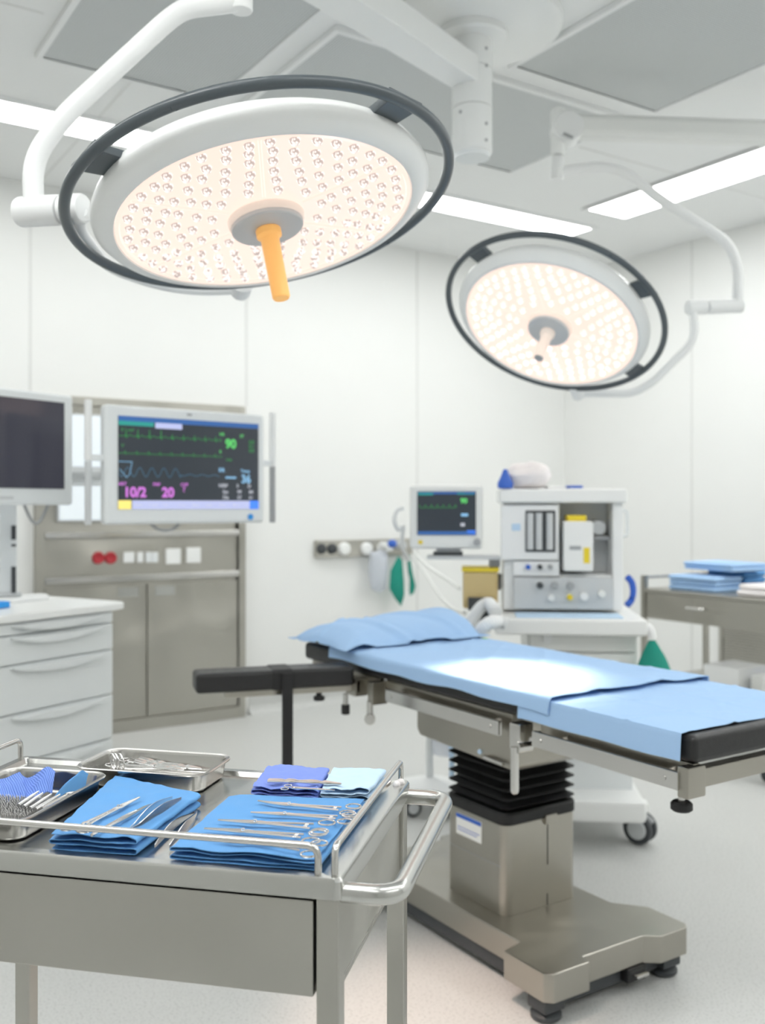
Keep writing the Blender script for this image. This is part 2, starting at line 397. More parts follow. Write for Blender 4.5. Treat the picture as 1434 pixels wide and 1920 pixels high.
# ------------------------------------------------------------------ ceiling column with beam
cc = PZ(885, 40, CZ); cx, cy = cc.x, cc.y
t = thing('ceiling_column', 'white round ceiling column with bolted collars and a broad diagonal beam', 'ceiling column', (cx, cy, 2.57))
obj('ceiling_cover', lathe(B(), [(0, CZ - .045), (.30, CZ - .045), (.325, CZ - .03), (.33, CZ)], (cx, cy, 0), seg=56), M['white'], t)
obj('flange', lathe(B(), [(0, 2.998), (.125, 2.998), (.132, 3.004), (.132, 3.012), (.128, 3.0295), (0, 3.0295)], (cx, cy, 0), seg=48), M['white'], t)
obj('tube_section', lathe(B(), [(.0715, 2.893), (.0735, 2.895), (.0735, 2.998)], (cx, cy, 0), seg=40), M['white'], t)
obj('tube_section', lathe(B(), [(.0715, 2.752), (.0735, 2.754), (.0735, 2.889), (.0715, 2.891)], (cx, cy, 0), seg=40), M['white'], t)
obj('tube_section', lathe(B(), [(0, 2.585), (.066, 2.585), (.0735, 2.592), (.0735, 2.748), (.0715, 2.75)], (cx, cy, 0), seg=40), M['white'], t)
obj('end_cap', lathe(B(), [(0, 2.572), (.064, 2.572), (.066, 2.585), (0, 2.585)], (cx, cy, 0), seg=40), M['pale_grey'], t)
for px, py in ((860, 90), (912, 90), (913, 122), (862, 209), (912, 231), (912, 262)):
    d = V((cx, cy, 0)).dot(FW); p = P(px, py, d - .06); u = (V((p.x, p.y, 0)) - V((cx, cy, 0))).normalized()
    q = V((cx, cy, p.z)) + u * .072
    obj('screw', cyl(B(), q, q + u * .004, .006, seg=10), M['grey'], t)
bc = V((cx, cy, 2.872)); be = CAM(-.28, 2.872 - H, 2.77)
b = B(); dv = (be - bc); L = dv.length; rz = math.atan2(dv.y, dv.x)
mt = Matrix.Translation(bc) @ Matrix.Rotation(rz, 4, 'Z')
prism(b, [(.0, -.055), (L, -.075), (L + .06, -.05), (L + .08, 0), (L + .06, .05), (L, .075), (0, .055)], -.05, .05, .012, mt)
obj('beam', b, M['white'], t)
obj('beam_joint', cyl(B(), be + V((0, 0, -.055)), be + V((0, 0, .07)), .05, bev=.01), M['white'], t)

# ------------------------------------------------------------------ surgical lights
def surgical_light(label, ctr, n, glass_off, Rg, spokes_a, bracket_px, handle, handle_tip, ledmat, yoke, joint, arm, knob, arm_r, yoke_r, led_skip, handle_len, group):
    n = n.normalized(); t = thing('surgical_light', label, 'surgical light', ctr, group=group)
    a, bq, _ = basis(n)
    def pt(r, ang, h): return ctr + (a * cos(ang) + bq * sin(ang)) * r + n * h
    g = glass_off
    # housing: domed back, broad white rim
    obj('housing', lathe(B(), [(0, -.075), (.12, -.072), (.24, -.055), (.315, -.028), (.345, -.008), (.354, .010), (.352, .022), (.342, .034),
                               (Rg + .012, g + .004), (Rg + .002, g + .004), (Rg, g - .004), (0, g - .012)], ctr, n, 96, cap=False), M['white'], t)
    obj('lens_plate', lathe(B(), [(0, g - .009), (Rg * .995, g - .009), (Rg * .998, g + .001), (Rg * .97, g + .002), (Rg * .965, g - .003), (0, g - .003)], ctr, n, 96, cap=False), M['lens'], t)
    obj('guard_ring', ring(B(), ctr, n, .40, .0115, 128, 16), M['ringgrey'], t)
    for px, py in bracket_px:
        p = PL(px, py, ctr, n) - ctr; ang = math.atan2(p.dot(bq), p.dot(a))
        b = B(); st = []
        e0, e1 = pt(.340, ang, -.004), pt(.402, ang, -.003)
        w = (bq * cos(ang) - a * sin(ang)); u = (a * cos(ang) + bq * sin(ang))
        m = Matrix((( *[u.x, w.x, n.x], (e0.x + e1.x) / 2), (*[u.y, w.y, n.y], (e0.y + e1.y) / 2), (*[u.z, w.z, n.z], (e0.z + e1.z) / 2), (0, 0, 0, 1)))
        prism(b, [(-.036, -.034), (.022, -.038), (.034, -.05), (.034, .05), (.022, .038), (-.036, .034)], -.010, .008, .003, m)
        obj('ring_bracket', b, M['ringgrey'], t)
    for s in range(6):
        ang = spokes_a + s * pi / 3; b = B()
        tube(b, [pt(.09, ang, g - .002), pt(Rg * .95, ang, g - .002)], .0035, seg=6)
        obj('lens_spoke', b, M['lens'], t)
    # led lenses in concentric rows, gaps at the spokes
    spots = []
    for r, num in ((.118, 12), (.152, 18), (.186, 24), (.219, 30), (.251, 36), (.283, 42)):
        r *= Rg / .31
        for i in range(num):
            ang = spokes_a + (i + .5) * 2 * pi / num + random.uniform(-.012, .012)
            spots.append((r + random.uniform(-.005, .005), ang))
    proto = None; rest = B(); order = sorted(spots, key=lambda s: (pt(s[0], s[1], g) - V((0, 0, H))).length)
    prof = [(.0, .0110), (.004, .0102), (.0075, .0080), (.0098, .0038), (.0106, 0), (.0106, -.006)]
    for i, (r, ang) in enumerate(order):
        m = Matrix.Translation(pt(r, ang, g - .002) - ctr)
        if i < 100:
            if proto is None:
                proto = obj('led_lens', lathe(B(), prof, (0, 0, 0), n, 14, cap=False), ledmat, t, local=True); proto.matrix_local = m
            else: copy_part(proto, t, m)
        else: lathe(rest, prof, pt(r, ang, g - .002), n, 12, cap=False)
    o = obj('led_lens_rows', rest, ledmat, t); o['kind'] = 'stuff'
    obj('hub_collar', lathe(B(), [(.077, g - .004), (.081, g), (.080, g + .008), (.077, g + .015), (.0, g + .016)], ctr, n, 48), M['handle_w'], t)
    obj('hub_cap', lathe(B(), [(.0755, g + .015), (.0755, g + .022), (.073, g + .0245), (0, g + .0245)], ctr, n, 48), M['lgrey'], t)
    hp = obj('handle', lathe(B(), [(.024, g + .024), (.0265, g + .026), (.0265, g + .040), (.022, g + .043), (.0195, g + .046), (.0185, g + .03 + handle_len - .004), (.016, g + .03 + handle_len), (0, g + .03 + handle_len)], ctr, n, 32), handle, t)
    if handle_tip: obj('handle_tip', lathe(B(), [(.015, 0), (.017, .002), (.017, .012), (.012, .015), (0, .015)], pt(0, 0, g + .03 + handle_len - .012), n, 24), handle_tip, hp)
    obj('yoke', tube(B(), yoke, yoke_r, .06, 16), M['white2'], t)
    pv = yoke[-1]; pd = (ctr - n * .01 - pv).normalized()
    obj('yoke_mount', lathe(B(), [(.0, -.030), (.018, -.029), (.027, -.016), (.029, .03), (.034, .06)], pv, pd, 24), M['white2'], t)
    b = B(); p0, p1, split, jr = joint
    dd = (p1 - p0); cyl(b, p0, p0 + dd * split, jr, bev=.006); obj('joint_barrel', b, M['white2'], t)
    obj('joint_cap', cyl(B(), p0 + dd * (split + .012), p1, jr * .99, bev=.006), M['white2'], t)
    obj('suspension_arm', tube(B(), arm, arm_r, .09, 20), M['white2'], t)
    b = B(); cyl(b, knob[0], knob[1], knob[2], bev=.005); obj('swivel_post', b, M['white2'], t)
    return t

# lamp A (near, orange handle)
n1 = DIR(.20, -.965, -.17); c1 = CAM(-.252, .639, 2.045)
offu = c1 - n1 * .03
yk = [PL(150, 396, offu, n1), PL(146, 430, offu, n1) , PL(200, 500, offu, n1), PL(300, 535, offu, n1), PL(380, 545, offu, n1), PL(452, 541, offu, n1)]
dj = (yk[0]).dot(FW)
j0, j1 = P(36, 398, dj + .05), P(158, 391, dj)
arm1 = [P(63, 385, dj + .035), P(61, 300, dj + .04), P(115, 222, dj + .05), P(312, 40, dj + .09), P(345, 16, dj + .1), P(450, 3, dj + .13)]
kd = dj + .13
L1 = surgical_light('large round surgical lamp with orange handle and dark guard ring, larger in view', c1, n1, .040, .31, RAD(14), ((193, 305), (748, 200), (640, 520)),
    M['orange'], None, M['led'], yk, (j0, j1, .66, .031), arm1, (P(452, 12, kd) - V((0, 0, .012)), P(452, 12, kd) + V((0, 0, .09)), .0255), .021, .014, None, .15, 'round surgical lamps')
# spring arm of lamp A, above the frame
ka = P(452, 12, kd) + V((0, 0, .15)); kb = be + V((0, 0, -.05)) + (be - bc).normalized() * .16
t = thing('spring_arm', 'white spring arm joining the diagonal ceiling beam to the orange-handled lamp', 'support arm', ka)
b = B(); tube(b, [ka + V((0, 0, .03)), ka.lerp(kb, .5) + V((0, 0, .03)), kb + V((0, 0, .03))], .045, .1, 16); obj('arm_mount', b, M['white'], t)

# lamp B (far, cream handle)
n2 = DIR(-.34, -.828, -.445); c2 = CAM(.622, .685, 3.55)
off2 = c2 - n2 * .02
ps = PL(1083, 737, off2, n2); d0 = ps.dot(FW)
yk2 = [P(1299, 580, d0 - .02), P(1304, 638, d0 - .02), P(1222, 718, d0 - .01), P(1186, 738, d0), P(1083, 737, d0)]
arm2 = [P(1383, 566, d0 + .02), P(1384, 500, d0 + .02), P(1365, 455, d0 + .02), P(1228, 368, d0 + .02), P(1178, 325, d0 + .02), P(1132, 312, d0 + .02), P(1042, 322, d0 + .02)]
dk2 = d0 + .02
L2 = surgical_light('round surgical lamp with cream handle, farther off above the anaesthesia machine', c2, n2, .045, .315, RAD(20), ((900, 478), (1212, 540), (1187, 695)),
    M['handle_w'], M['grey'], M['led2'], yk2, (P(1288, 577, d0 - .02), P(1391, 573, d0 + .03), .34, .029), arm2, (P(1044, 338, dk2), P(1046, 294, dk2), .026), .0205, .0165, None, .12, 'round surgical lamps')
t = thing('spring_arm', 'broad white spring arm crossing to the frame edge above the cream-handled lamp', 'support arm', P(1047, 292, dk2))
obj('swivel_knuckle', cyl(B(), P(1045, 291, dk2), P(1047, 205, dk2), .0275, .032, bev=.008), M['white'], t)
b = B(); a0, a1 = P(1062, 238, dk2), P(1600, 222, dk2 + .1)
mt = Matrix.Translation(a0) @ Matrix.Rotation(math.atan2((a1 - a0).y, (a1 - a0).x), 4, 'Z'); LL = (a1 - a0).length
box(b, (LL / 2, 0, .0), (LL, .085, .095), 0, .03, 4, mt)
obj('arm_tube', b, M['offwhite'], t)
obj('knuckle_disc', cyl(B(), a0 - FW * .05 + V((0, 0, -.01)), a0 + FW * .05 + V((0, 0, -.01)), .062, bev=.01), M['white2'], t)
obj('release_lever', tube(B(), [P(1056, 250, dk2 - .06), P(1074, 258, dk2 - .06)], .006, seg=8), M['grey'], t)
e = a1
obj('drop_post', cyl(B(), V((e.x, e.y, e.z - .1)), V((e.x, e.y, CZ)), .05, bev=.01), M['white'], t)

# ------------------------------------------------------------------ wall cabinet
yc = Y1 - .03
cl, cr = PY(65, 1000, yc).x, PY(457, 1000, yc).x
xm = PY(273, 1100, yc).x
def zc(px, py): return PY(px, py, yc).z
t = thing('wall_cabinet', 'built-in stainless steel wall cabinet with two doors and a socket strip', 'cabinet', ((cl + cr) / 2, yc, 0))
b = B(); fr = .045
bb(b, (cl, yc - .03, 0), (cl + fr, Y1 - .001, 1.91), .004); bb(b, (cr - fr, yc - .03, 0), (cr, Y1 - .001, 1.91), .004)
bb(b, (cl + fr, yc - .03, 1.86), (cr - fr, Y1 - .001, 1.91), .004); bb(b, (cl + fr, yc - .03, 0), (cr - fr, Y1 - .001, .07), .004)
obj('cabinet_frame', b, M['steel_dull'], t)
obj('back_panel', bb(B(), (cl + fr, yc + .0, .07), (cr - fr, Y1 - .001, 1.86)), M['steel_dull'], t)
b = B()
for z in (1.135, .885): bb(b, (cl + fr, yc - .035, z - .018), (cr - fr, yc, z + .018), .006)
obj('ledge', b, M['chrome'], t)
for x0, x1 in ((cl + fr + .004, xm - .005), (xm + .005, cr - fr - .004)):
    dr = obj('cabinet_door', bb(B(), (x0, yc - .018, .075), (x1, yc, .845), .004), M['steel_dull'], t)
    xx = xm - .11 if x0 < xm - .1 else xm + .11
    obj('name_plate', bb(B(), (xx - .06, yc - .021, .775), (xx + .06, yc - .0175, .83)), M['steel_top'], dr)
so = obj('socket_panel', bb(B(), (cl + fr, yc - .012, .91), (cr - fr, yc, 1.115), .003), M['steel_dull'], t)
for px in (184, 207):
    p = PY(px, 1046, yc - .013); s = obj('red_socket', lathe(B(), [(0, .012), (.018, .012), (.026, .016), (.034, .014), (.036, 0)], p, (0, -1, 0), 24, cap=False), M['red'], so)
for px in (241, 262, 278, 290):
    p = PY(px, 1045, yc - .013); w = .032 if px == 241 else .018
    obj('data_socket', bb(B(), (p.x - w, yc - .024, p.z - .03), (p.x + w, yc - .012, p.z + .03), .004), M['white2'] if px < 270 else M['pale_grey'], so)
for px, py in ((324, 1043), (362, 1041)):
    p = PY(px, py, yc - .013)
    o = obj('power_outlet', bb(B(), (p.x - .046, yc - .026, p.z - .046), (p.x + .046, yc - .012, p.z + .046), .006), M['white'], so)
fv = thing('film_viewer', 'backlit white film viewer on the steel cabinet behind the monitors', 'film viewer', (PY(160, 975, yc).x, yc - .04, 1.2))
xa, xb = PY(108, 900, yc).x, PY(240, 900, yc).x
za, zb, zd, ze = zc(150, 780), zc(150, 876), zc(150, 906), zc(150, 975)
obj('viewer_case', bb(B(), (xa - .01, yc - .035, ze - .01), (xb + .01, yc - .002, za + .01), .006), M['lgrey'], fv)
obj('light_pane', bb(B(), (xa, yc - .042, zb), (xb, yc - .03, za), .003), M['viewer'], fv)
obj('light_pane', bb(B(), (xa, yc - .042, ze), (xb, yc - .03, zd), .003), M['viewer'], fv)
obj('film_rail', bb(B(), (xa, yc - .055, (zb + zd) / 2 - .012), (xb, yc - .034, (zb + zd) / 2 + .012), .004), M['pale_grey'], fv)

# ------------------------------------------------------------------ white drawer cart
kf = DIR(.527, 0, .85); kn = DIR(.85, 0, -.527)     # along the front / front normal
corner = CAM(-1.05, -H, 3.8)
KM = Matrix(((kf.x, -kn.x, 0, corner.x), (kf.y, -kn.y, 0, corner.y), (0, 0, 1, 0), (0, 0, 0, 1)))   # x: along front (0 = far end), y: into cart
CWd, CDp = .55, .46
t = thing('drawer_cart', 'white drawer cart with curved drawer handles in front of the steel cabinet', 'cart', mtx=KM @ Matrix.Translation((-CWd / 2, CDp / 2, 0)))
o_ = Matrix.Translation((CWd / 2, -CDp / 2, 0))
def kb_(lo, hi, bev=0):
    b = B(); bb(b, lo, hi, bev); b.transform(o_); return b
obj('cart_body', kb_((-CWd, .012, .09), (0, CDp, .89), .006), M['cart_white'], t, local=True)
obj('plinth', kb_((-CWd + .02, .03, .05), (-.02, CDp - .03, .09), .004), M['lgrey'], t, local=True)
b = B(); prism(b, [(-CWd - .03, CDp + .02), (-CWd - .03, -.02), (-.02, -.02), (.055, .0), (.065, .03), (.065, CDp + .02)], .892, .92, .005); b.transform(o_)
obj('worktop', b, M['white'], t, local=True)
b = B(); prism(b, [(-CWd + .03, CDp), (-CWd + .03, CDp - .05), (-.33, CDp - .05), (-.22, CDp - .14), (-.04, CDp - .14), (.02, CDp - .05), (.02, CDp)], .92, .935, .005); b.transform(o_)
obj('worktop_tray', b, M['white2'], t, local=True)
for i, (z0, z1) in enumerate(((.847, .887), (.743, .842), (.570, .738), (.397, .565), (.22, .392), (.10, .215))):
    dr = obj('drawer', kb_((-CWd + .004, -.004, z0), (-.006, .03, z1), .005), M['cart_white'], t, local=True)
    b = B(); zt = z1 - .002; hw = .20; N = 18; drop = .024
    for q in range(N + 1):
        u = q / N * 2 - 1; x = -CWd / 2 + u * hw; k_ = max(0, 1 - u * u)
    pr = [(-hw, 0)] + [(hw * (q / N * 2 - 1), -drop * (1 - (q / N * 2 - 1) ** 2) - .004) for q in range(N + 1)] + [(hw, 0)]
    mt = Matrix.Translation((-CWd / 2, -.004, zt - .004)) @ Matrix.Rotation(pi / 2, 4, 'X')
    prism(b, pr, -.004, .024, .002, mt); b.transform(o_)
    obj('drawer_handle', b, M['cart_white'], dr, local=True)
b = B(); cyl(b, (0, .06, .80), (.022, .06, .80), .013, bev=.003); b.transform(o_); obj('side_lock', b, M['white2'], t, local=True)
for x, y in ((-CWd + .05, .06), (-.05, .06), (-CWd + .05, CDp - .06), (-.05, CDp - .06)):
    b = B(); lathe(b, [(.012, -.013), (.03, -.013), (.034, -.008), (.034, .008), (.03, .013), (.012, .013)], (x, y, .034), (1, 0, 0), 20); b.transform(o_)
    cs = obj('caster', b, M['dark'], t, local=True)
b = kb_((-.50, .18, .921), (-.335, .32, .945), .004); b.transform(MW[t]); b.transform(Matrix.Translation((0, 0, .0005)))
tag(obj('blue_folder', b, M['cyan']), 'bright blue flat box lying on the white drawer cart', 'box')

# ------------------------------------------------------------------ monitors
def frame_m(o, x):   # columns: x along screen, y into screen, z up
    x = V((x.x, x.y, 0)).normalized(); y = V((-x.y, x.x, 0))
    return Matrix(((x.x, y.x, 0, o.x), (x.y, y.y, 0, o.y), (0, 0, 1, o.z), (0, 0, 0, 1)))
def rect(b, x0, z0, x1, z1, y, th=.0006): return bb(b, (x0, y - th, z0), (x1, y, z1))
def ribbon(b, pts, w, y):
    for (x0, z0), (x1, z1) in zip(pts, pts[1:]):
        d = V((x1 - x0, 0, z1 - z0)); 
        if d.length < 1e-6: continue
        d.normalize(); n = V((-d.z, 0, d.x)) * w / 2
        vs = [V((x0, y, z0)) + n - d * w * .3, V((x0, y, z0)) - n - d * w * .3, V((x1, y, z1)) - n + d * w * .3, V((x1, y, z1)) + n + d * w * .3]
        b.faces.new([b.verts.new(v) for v in vs])
    return b
TX = Matrix.Rotation(pi / 2, 4, 'X')
def txt(b, s, size, x, z, y, bold=.0): return text(b, s, size, Matrix.Translation((x, y, z)) @ TX, .0002, bold)

# big vital-signs monitor
pl, pr = CAM((197 - CX) / F * 3.5, 0, 3.5), CAM((496 - CX) / F * 3.93, 0, 3.93)
zt, zb = 1.3 + (948 - 757) / F * 3.5, 1.3 + (948 - 984) / F * 3.5
W_, H_ = (pr - pl).length, zt - zb
mo = (pl + pr) / 2; mo.z = zb
FM = frame_m(mo, pr - pl)
t = thing('patient_monitor', 'large vital signs monitor with pink and green readings in front of the steel cabinet', 'monitor', mtx=FM)
hw = W_ / 2
b = B(); bb(b, (-hw, 0, 0), (hw, .05, H_), .014, seg=3); obj('monitor_case', b, M['pale_grey'], t, local=True)
b = B(); bb(b, (-hw * .6, .045, H_ * .15), (hw * .6, .085, H_ * .85), .012); obj('rear_cover', b, M['lgrey'], t, local=True)
sx0, sx1, sz0, sz1 = -hw + W_ * .072, hw - W_ * .045, H_ * .128, H_ * .91
sc = obj('screen', rect(B(), sx0, sz0, sx1, sz1, -.0005, .002), M['screen'], t, local=True)
SW, SH = sx1 - sx0, sz1 - sz0
def S(u, v): return sx0 + u * SW, sz1 - v * SH     # u,v from the screen's upper left
Yd = -.0028
def srect(name, u0, v0, u1, v1, m):
    x0, z1 = S(u0, v0); x1, z0 = S(u1, v1); return obj(name, rect(B(), x0, z0, x1, z1, Yd, .0004), m, sc, local=True)
srect('header_bar', 0, 0, 1, .055, M['e_head']); srect('header_tag', 0, .055, .235, .10, M['e_teal']); srect('message_field', .245, .055, .43, .115, M['e_bar'])
srect('key_bar', .09, .905, .93, 1, M['e_bar']); srect('alarm_key', 0, .905, .085, 1, M['e_yel']); srect('menu_key', .93, .905, 1, 1, M['e_key'])
def poly(name, pts, w, m):
    return obj(name, ribbon(B(), [S(u, v) for u, v in pts], w, Yd - .0003), m, sc, local=True)
ec = [(0, .215)]
for i in range(9):
    u = .05 + i * .078; ec += [(u - .012, .215), (u - .006, .205), (u - .002, .225), (u, .135 + .04 * (i > 3)), (u + .004, .235), (u + .01, .215), (u + .03, .20), (u + .04, .215)]
ec += [(.70, .225)]
poly('heart_trace', ec, .0022, M['e_dgreen'])
e2 = [(0, .40)]
for i in range(9):
    u = .04 + i * .078; e2 += [(u, .40), (u + .004, .375), (u + .008, .41), (u + .012, .40)]
poly('lead_trace', e2 + [(.72, .40)], .0022, M['e_dgreen'])
rs = [(.0 + i * .42 / 60, .60 + .05 * sin(i / 60 * 2 * pi * 5.2)) for i in range(61)] + [(.42 + i * .28 / 20, .62 + .01 * sin(i)) for i in range(21)]
poly('breath_trace', rs, .0024, M['e_dblue'])
poly('breath_marker', [(0, .49), (.09, .49), (.075, .62), (.055, .66), (.01, .57)], .002, M['e_blue'])
def stext(name, s, size, u, v, m, bold=.0012):
    x, z = S(u, v); return obj(name, txt(B(), s, size, x, z, Yd - .0002, bold), m, sc, local=True)
stext('pulse_reading', '90', .048, .745, .295, M['e_green'], .002)
stext('pressure_reading', '10/2', .050, .035, .865, M['e_mag'], .0016)
stext('rate_reading', '20', .050, .29, .865, M['e_mag'], .0016)
stext('pressure_caption', 'ART', .017, .0, .745, M['e_mag'], .0003); stext('pressure_caption', 'PAP', .017, .23, .745, M['e_mag'], .0003); stext('pressure_caption', 'CVP', .017, .42, .745, M['e_mag'], .0003)
stext('missing_reading', '?', .03, .435, .81, M['e_mag'], .0003)
for s, u, v in (('HR', .70, .16), ('ST', .855, .17), ('II', .70, .36), ('II 1 mV', .02, .165), ('V', .02, .335)): stext('lead_caption', s, .017, u, v, M['e_green'] if u > .5 else M['e_dgreen'], .0003)
for i, s in enumerate(('0.0', '0.1', '0.0')): stext('st_reading', s, .019, .925, .235 + i * .05, M['e_dgreen'], .0004)
stext('rate_unit', '/min', .015, .75, .445, M['e_dgreen'], .0002)
stext('oxygen_caption', 'RR', .022, .695, .575, M['e_blue'], .0004); stext('oxygen_reading', '---', .05, .745, .67, M['e_blue'], .0012)
stext('temperature_caption', 'Temp', .018, .86, .575, M['e_blue'], .0003); stext('temperature_reading', '36', .044, .865, .695, M['e_blue'], .0012)
for s, u, v in (('NIBP', .695, .75), ('S', .83, .75), ('D', .915, .75), ('Sys', .725, .82), ('99', .835, .82), ('84', .925, .82), ('Dia', .725, .885), ('57', .835, .885), ('61', .925, .885)):
    stext('pressure_value', s, .019, u, v, M['e_white'], .0004)
for i in range(8): stext('key_caption', ('Alarm', 'Trend', 'Set', 'Wave', 'Zero', 'Lead', 'Print', 'Menu')[i], .014, .10 + i * .1, .967, M['white'], .0002)
b = B(); cyl(b, (hw * .80, -.004, H_ * .055), (hw * .80, .004, H_ * .055), .012); obj('power_button', b, M['cyan'], t, local=True)
obj('top_camera_mark', bb(B(), (-.01, -.002, H_ * .945), (.01, .003, H_ * .965), .001), M['grey'], t, local=True)
for sgn in (-1, 1):
    x = sgn * (hw + .055 if sgn < 0 else hw + .05)
    b = B(); cyl(b, (x, .02, H_ * .53), (x, .02, H_ * 1.03), .0135, bev=.003)
    hb = obj('side_handle', b, M['white2'], t, local=True)
    b = B(); cyl(b, (x, .02, H_ * .0), (x, .02, H_ * .525), .0125, bev=.003); obj('handle_grip', b, M['grey'] if sgn > 0 else M['lgrey'], hb, local=True)
    b = B(); bb(b, (min(x, sgn * hw * .97), .012, H_ * .53), (max(x, sgn * hw * .97), .03, H_ * .58), .004); obj('handle_bracket', b, M['pale_grey'], hb, local=True)
b = B(); tube(b, [(-.11 + .13 * (1 - cos(a_)) * .5 - .03, .05, .02 - .045 * sin(a_)) for a_ in [pi * i / 12 for i in range(13)]], .006, seg=8)
obj('cable_loop', b, M['grey'], t, local=True)

# dark monitor on a post
pl, pr = CAM(-1.365, 0, 3.476), CAM(-1.19, 0, 3.75)
dirm = (pr - pl).normalized(); Wm = .60
zt, zb = 1.3 + (948 - 742) / F * 3.75, 1.3 + (948 - 947) / F * 3.75
mo = pr - dirm * Wm / 2; mo.z = zb
FM2 = frame_m(mo, dirm); hm = zt - zb; hw = Wm / 2
t = thing('display_screen', 'dark blank monitor in a pale frame above the white drawer cart', 'monitor', mtx=FM2)
obj('monitor_case', bb(B(), (-hw, 0, 0), (hw, .05, hm), .012, seg=3), M['pale_grey'], t, local=True)
obj('rear_cover', bb(B(), (-hw * .6, .045, hm * .15), (hw * .6, .09, hm * .85), .012), M['lgrey'], t, local=True)
obj('screen', rect(B(), -hw + .045, hm * .145, hw - .045, hm * .925, -.0005, .002), M['screen_off'], t, local=True)
obj('maker_plate', rect(B(), -.03, hm * .05, .03, hm * .075, -.0003, .001), M['lgrey'], t, local=True)
b = B(); tube(b, [(.12 + .11 * i / 10, .06, .005 - .075 * sin(pi * i / 10)) for i in range(11)], .006, seg=8)
obj('cable_loop', b, M['grey'], t, local=True)
# post carrying both monitors
pb = P(12, 1000, 3.92); pb.z = .9205
t = thing('monitor_post', 'pale grey monitor post standing on the white drawer cart', 'stand', pb, YAW)
obj('post', bb(B(), (pb.x - .035, pb.y - .035, .937), (pb.x + .035, pb.y + .035, 1.62), .008), M['pale_grey'], t)
obj('post_foot', bb(B(), (pb.x - .05, pb.y - .05, .936), (pb.x + .05, pb.y + .05, .952), .006), M['lgrey'], t)
b = B(); q = P(27, 1000, 3.86)
for y0, y1 in ((985, 1012), (1020, 1025), (1062, 1112)):
    z0, z1 = P(27, y1, 3.86).z, P(27, y0, 3.86).z
    bb(b, (q.x - .012, q.y - .004, z0), (q.x + .006, q.y + .006, z1), .002)
obj('cable_clip', b, M['dark'], t)
za_ = 1.3 + (948 - 889) / F * 3.85
ea = FM @ V((0, .132, 0)); ea.z = za_
ed = FM2 @ V((0, .136, 0)); ed.z = za_
b = B(); tube(b, [V((pb.x, pb.y, za_)), V((pb.x, pb.y, za_)).lerp(ea, .5) + V((0, 0, 0)), ea], .02, 0, 12); tube(b, [V((pb.x, pb.y, za_)), ed], .02, 0, 12)
obj('cross_arm', b, M['lgrey'], t)
obj('cross_arm_rail', tube(B(), [V((pb.x, pb.y, za_ - .035)), ea + V((0, 0, -.035))], .012, 0, 10), M['pale_grey'], t)
b = B(); mt = FM @ Matrix.Translation((0, .0985, za_ - FM.translation.z)); box(b, (0, 0, 0), (.1, .022, .1), 0, .004, 2, mt)
obj('mount_plate', b, M['grey'], t)
b = B(); mt = FM2 @ Matrix.Translation((0, .103, za_ - FM2.translation.z)); box(b, (0, 0, 0), (.1, .022, .1), 0, .004, 2, mt)
obj('mount_plate', b, M['grey'], t)

# ------------------------------------------------------------------ wall rail with sockets, bags and green cloth
yr = Y1
def wp(px, py, off=0): return PY(px, py, yr - off)
x0, x1 = wp(588, 1030).x, wp(768, 1030).x
zr0, zr1 = wp(600, 1045).z, wp(600, 1013).z
t = thing('wall_rail', 'steel service strip with round sockets on the white back wall', 'wall rail', ((x0 + x1) / 2, yr - .03, zr0))
obj('rail_body', bb(B(), (x0, yr - .035, zr0), (x1, yr - .001, zr1), .004), M['steel_dull'], t)
for px, m in ((602, 'dark'), (622, 'dark'), (644, 'white'), (686, 'white2'), (716, 'white2')):
    p = wp(px, 1029, .035)
    obj('gas_socket', lathe(B(), [(0, .02), (.022, .02), (.034, .012), (.036, 0)] if m == 'dark' else [(0, .03), (.03, .03), (.042, .02), (.044, 0)], p, (0, -1, 0), 24, cap=False), M[m], t)
def bag(name, label, cat, pts, y0, m, depth=.03, seed=0):
    # hanging soft bag: outline pts in (px,py), bulging toward the room
    b = B(); n = len(pts); cxp = sum(p[0] for p in pts) / n; cyp = sum(p[1] for p in pts) / n
    rows = []
    for sgn in (1, -1):
        R = []
        for k_ in range(5):
            s = k_ / 4; dp = depth * (1 - s ** 2) ** .5
            q = []
            for i, (px, py) in enumerate(pts):
                X = cxp + (px - cxp) * s; Y = cyp + (py - cyp) * s
                w = PY(X, Y, y0); w.y += -sgn * dp * (1 + .35 * noise.noise(V((X * .05 + seed, Y * .05, 0)))); q.append(b.verts.new(w))
            R.append(q)
        for q, w in zip(R[1:], R[2:]):
            for i in range(n): b.faces.new((q[i], q[(i + 1) % n], w[(i + 1) % n], w[i]))
        b.faces.new(R[1])
        for v in R[0]: b.verts.remove(v)
    bmesh.ops.remove_doubles(b, verts=b.verts[:], dist=1e-5)
    return tag(obj(name, b, m), label, cat)
yb = yr - .10
bag('fluid_bag', 'clear translucent bag hanging from the wall service strip', 'bag', [(694, 1036), (712, 1032), (726, 1036), (727, 1070), (723, 1105), (710, 1112), (696, 1105), (690, 1070)], yb, M['clearbag'], .045)
bag('hanging_green_cloth', 'green cloth hanging from the wall strip beside the small monitor', 'cloth', [(746, 1042), (754, 1050), (757, 1090), (757, 1120), (752, 1137), (740, 1122), (730, 1104), (732, 1070)], yb - .03, M['green'], .03)
bag('hanging_green_strip', 'narrow dark green strip of cloth hanging nearest the small monitor', 'cloth', [(762, 1036), (768, 1044), (773, 1075), (779, 1100), (776, 1112), (768, 1117), (771, 1100), (765, 1070)], yb - .05, M['green'], .015)
p = wp(725, 1019, .1)
t = thing('suction_regulator', 'blue-capped regulator plugged in the wall service strip', 'regulator', p)
obj('regulator_body', cyl(B(), p + V((0, .065, -.02)), p + V((0, -.05, -.02)), .03, bev=.006), M['white2'], t)
obj('blue_cap', sphere(B(), p + V((.01, -.05, 0)), .03, (1.2, .8, .9)), M['blue'], t)
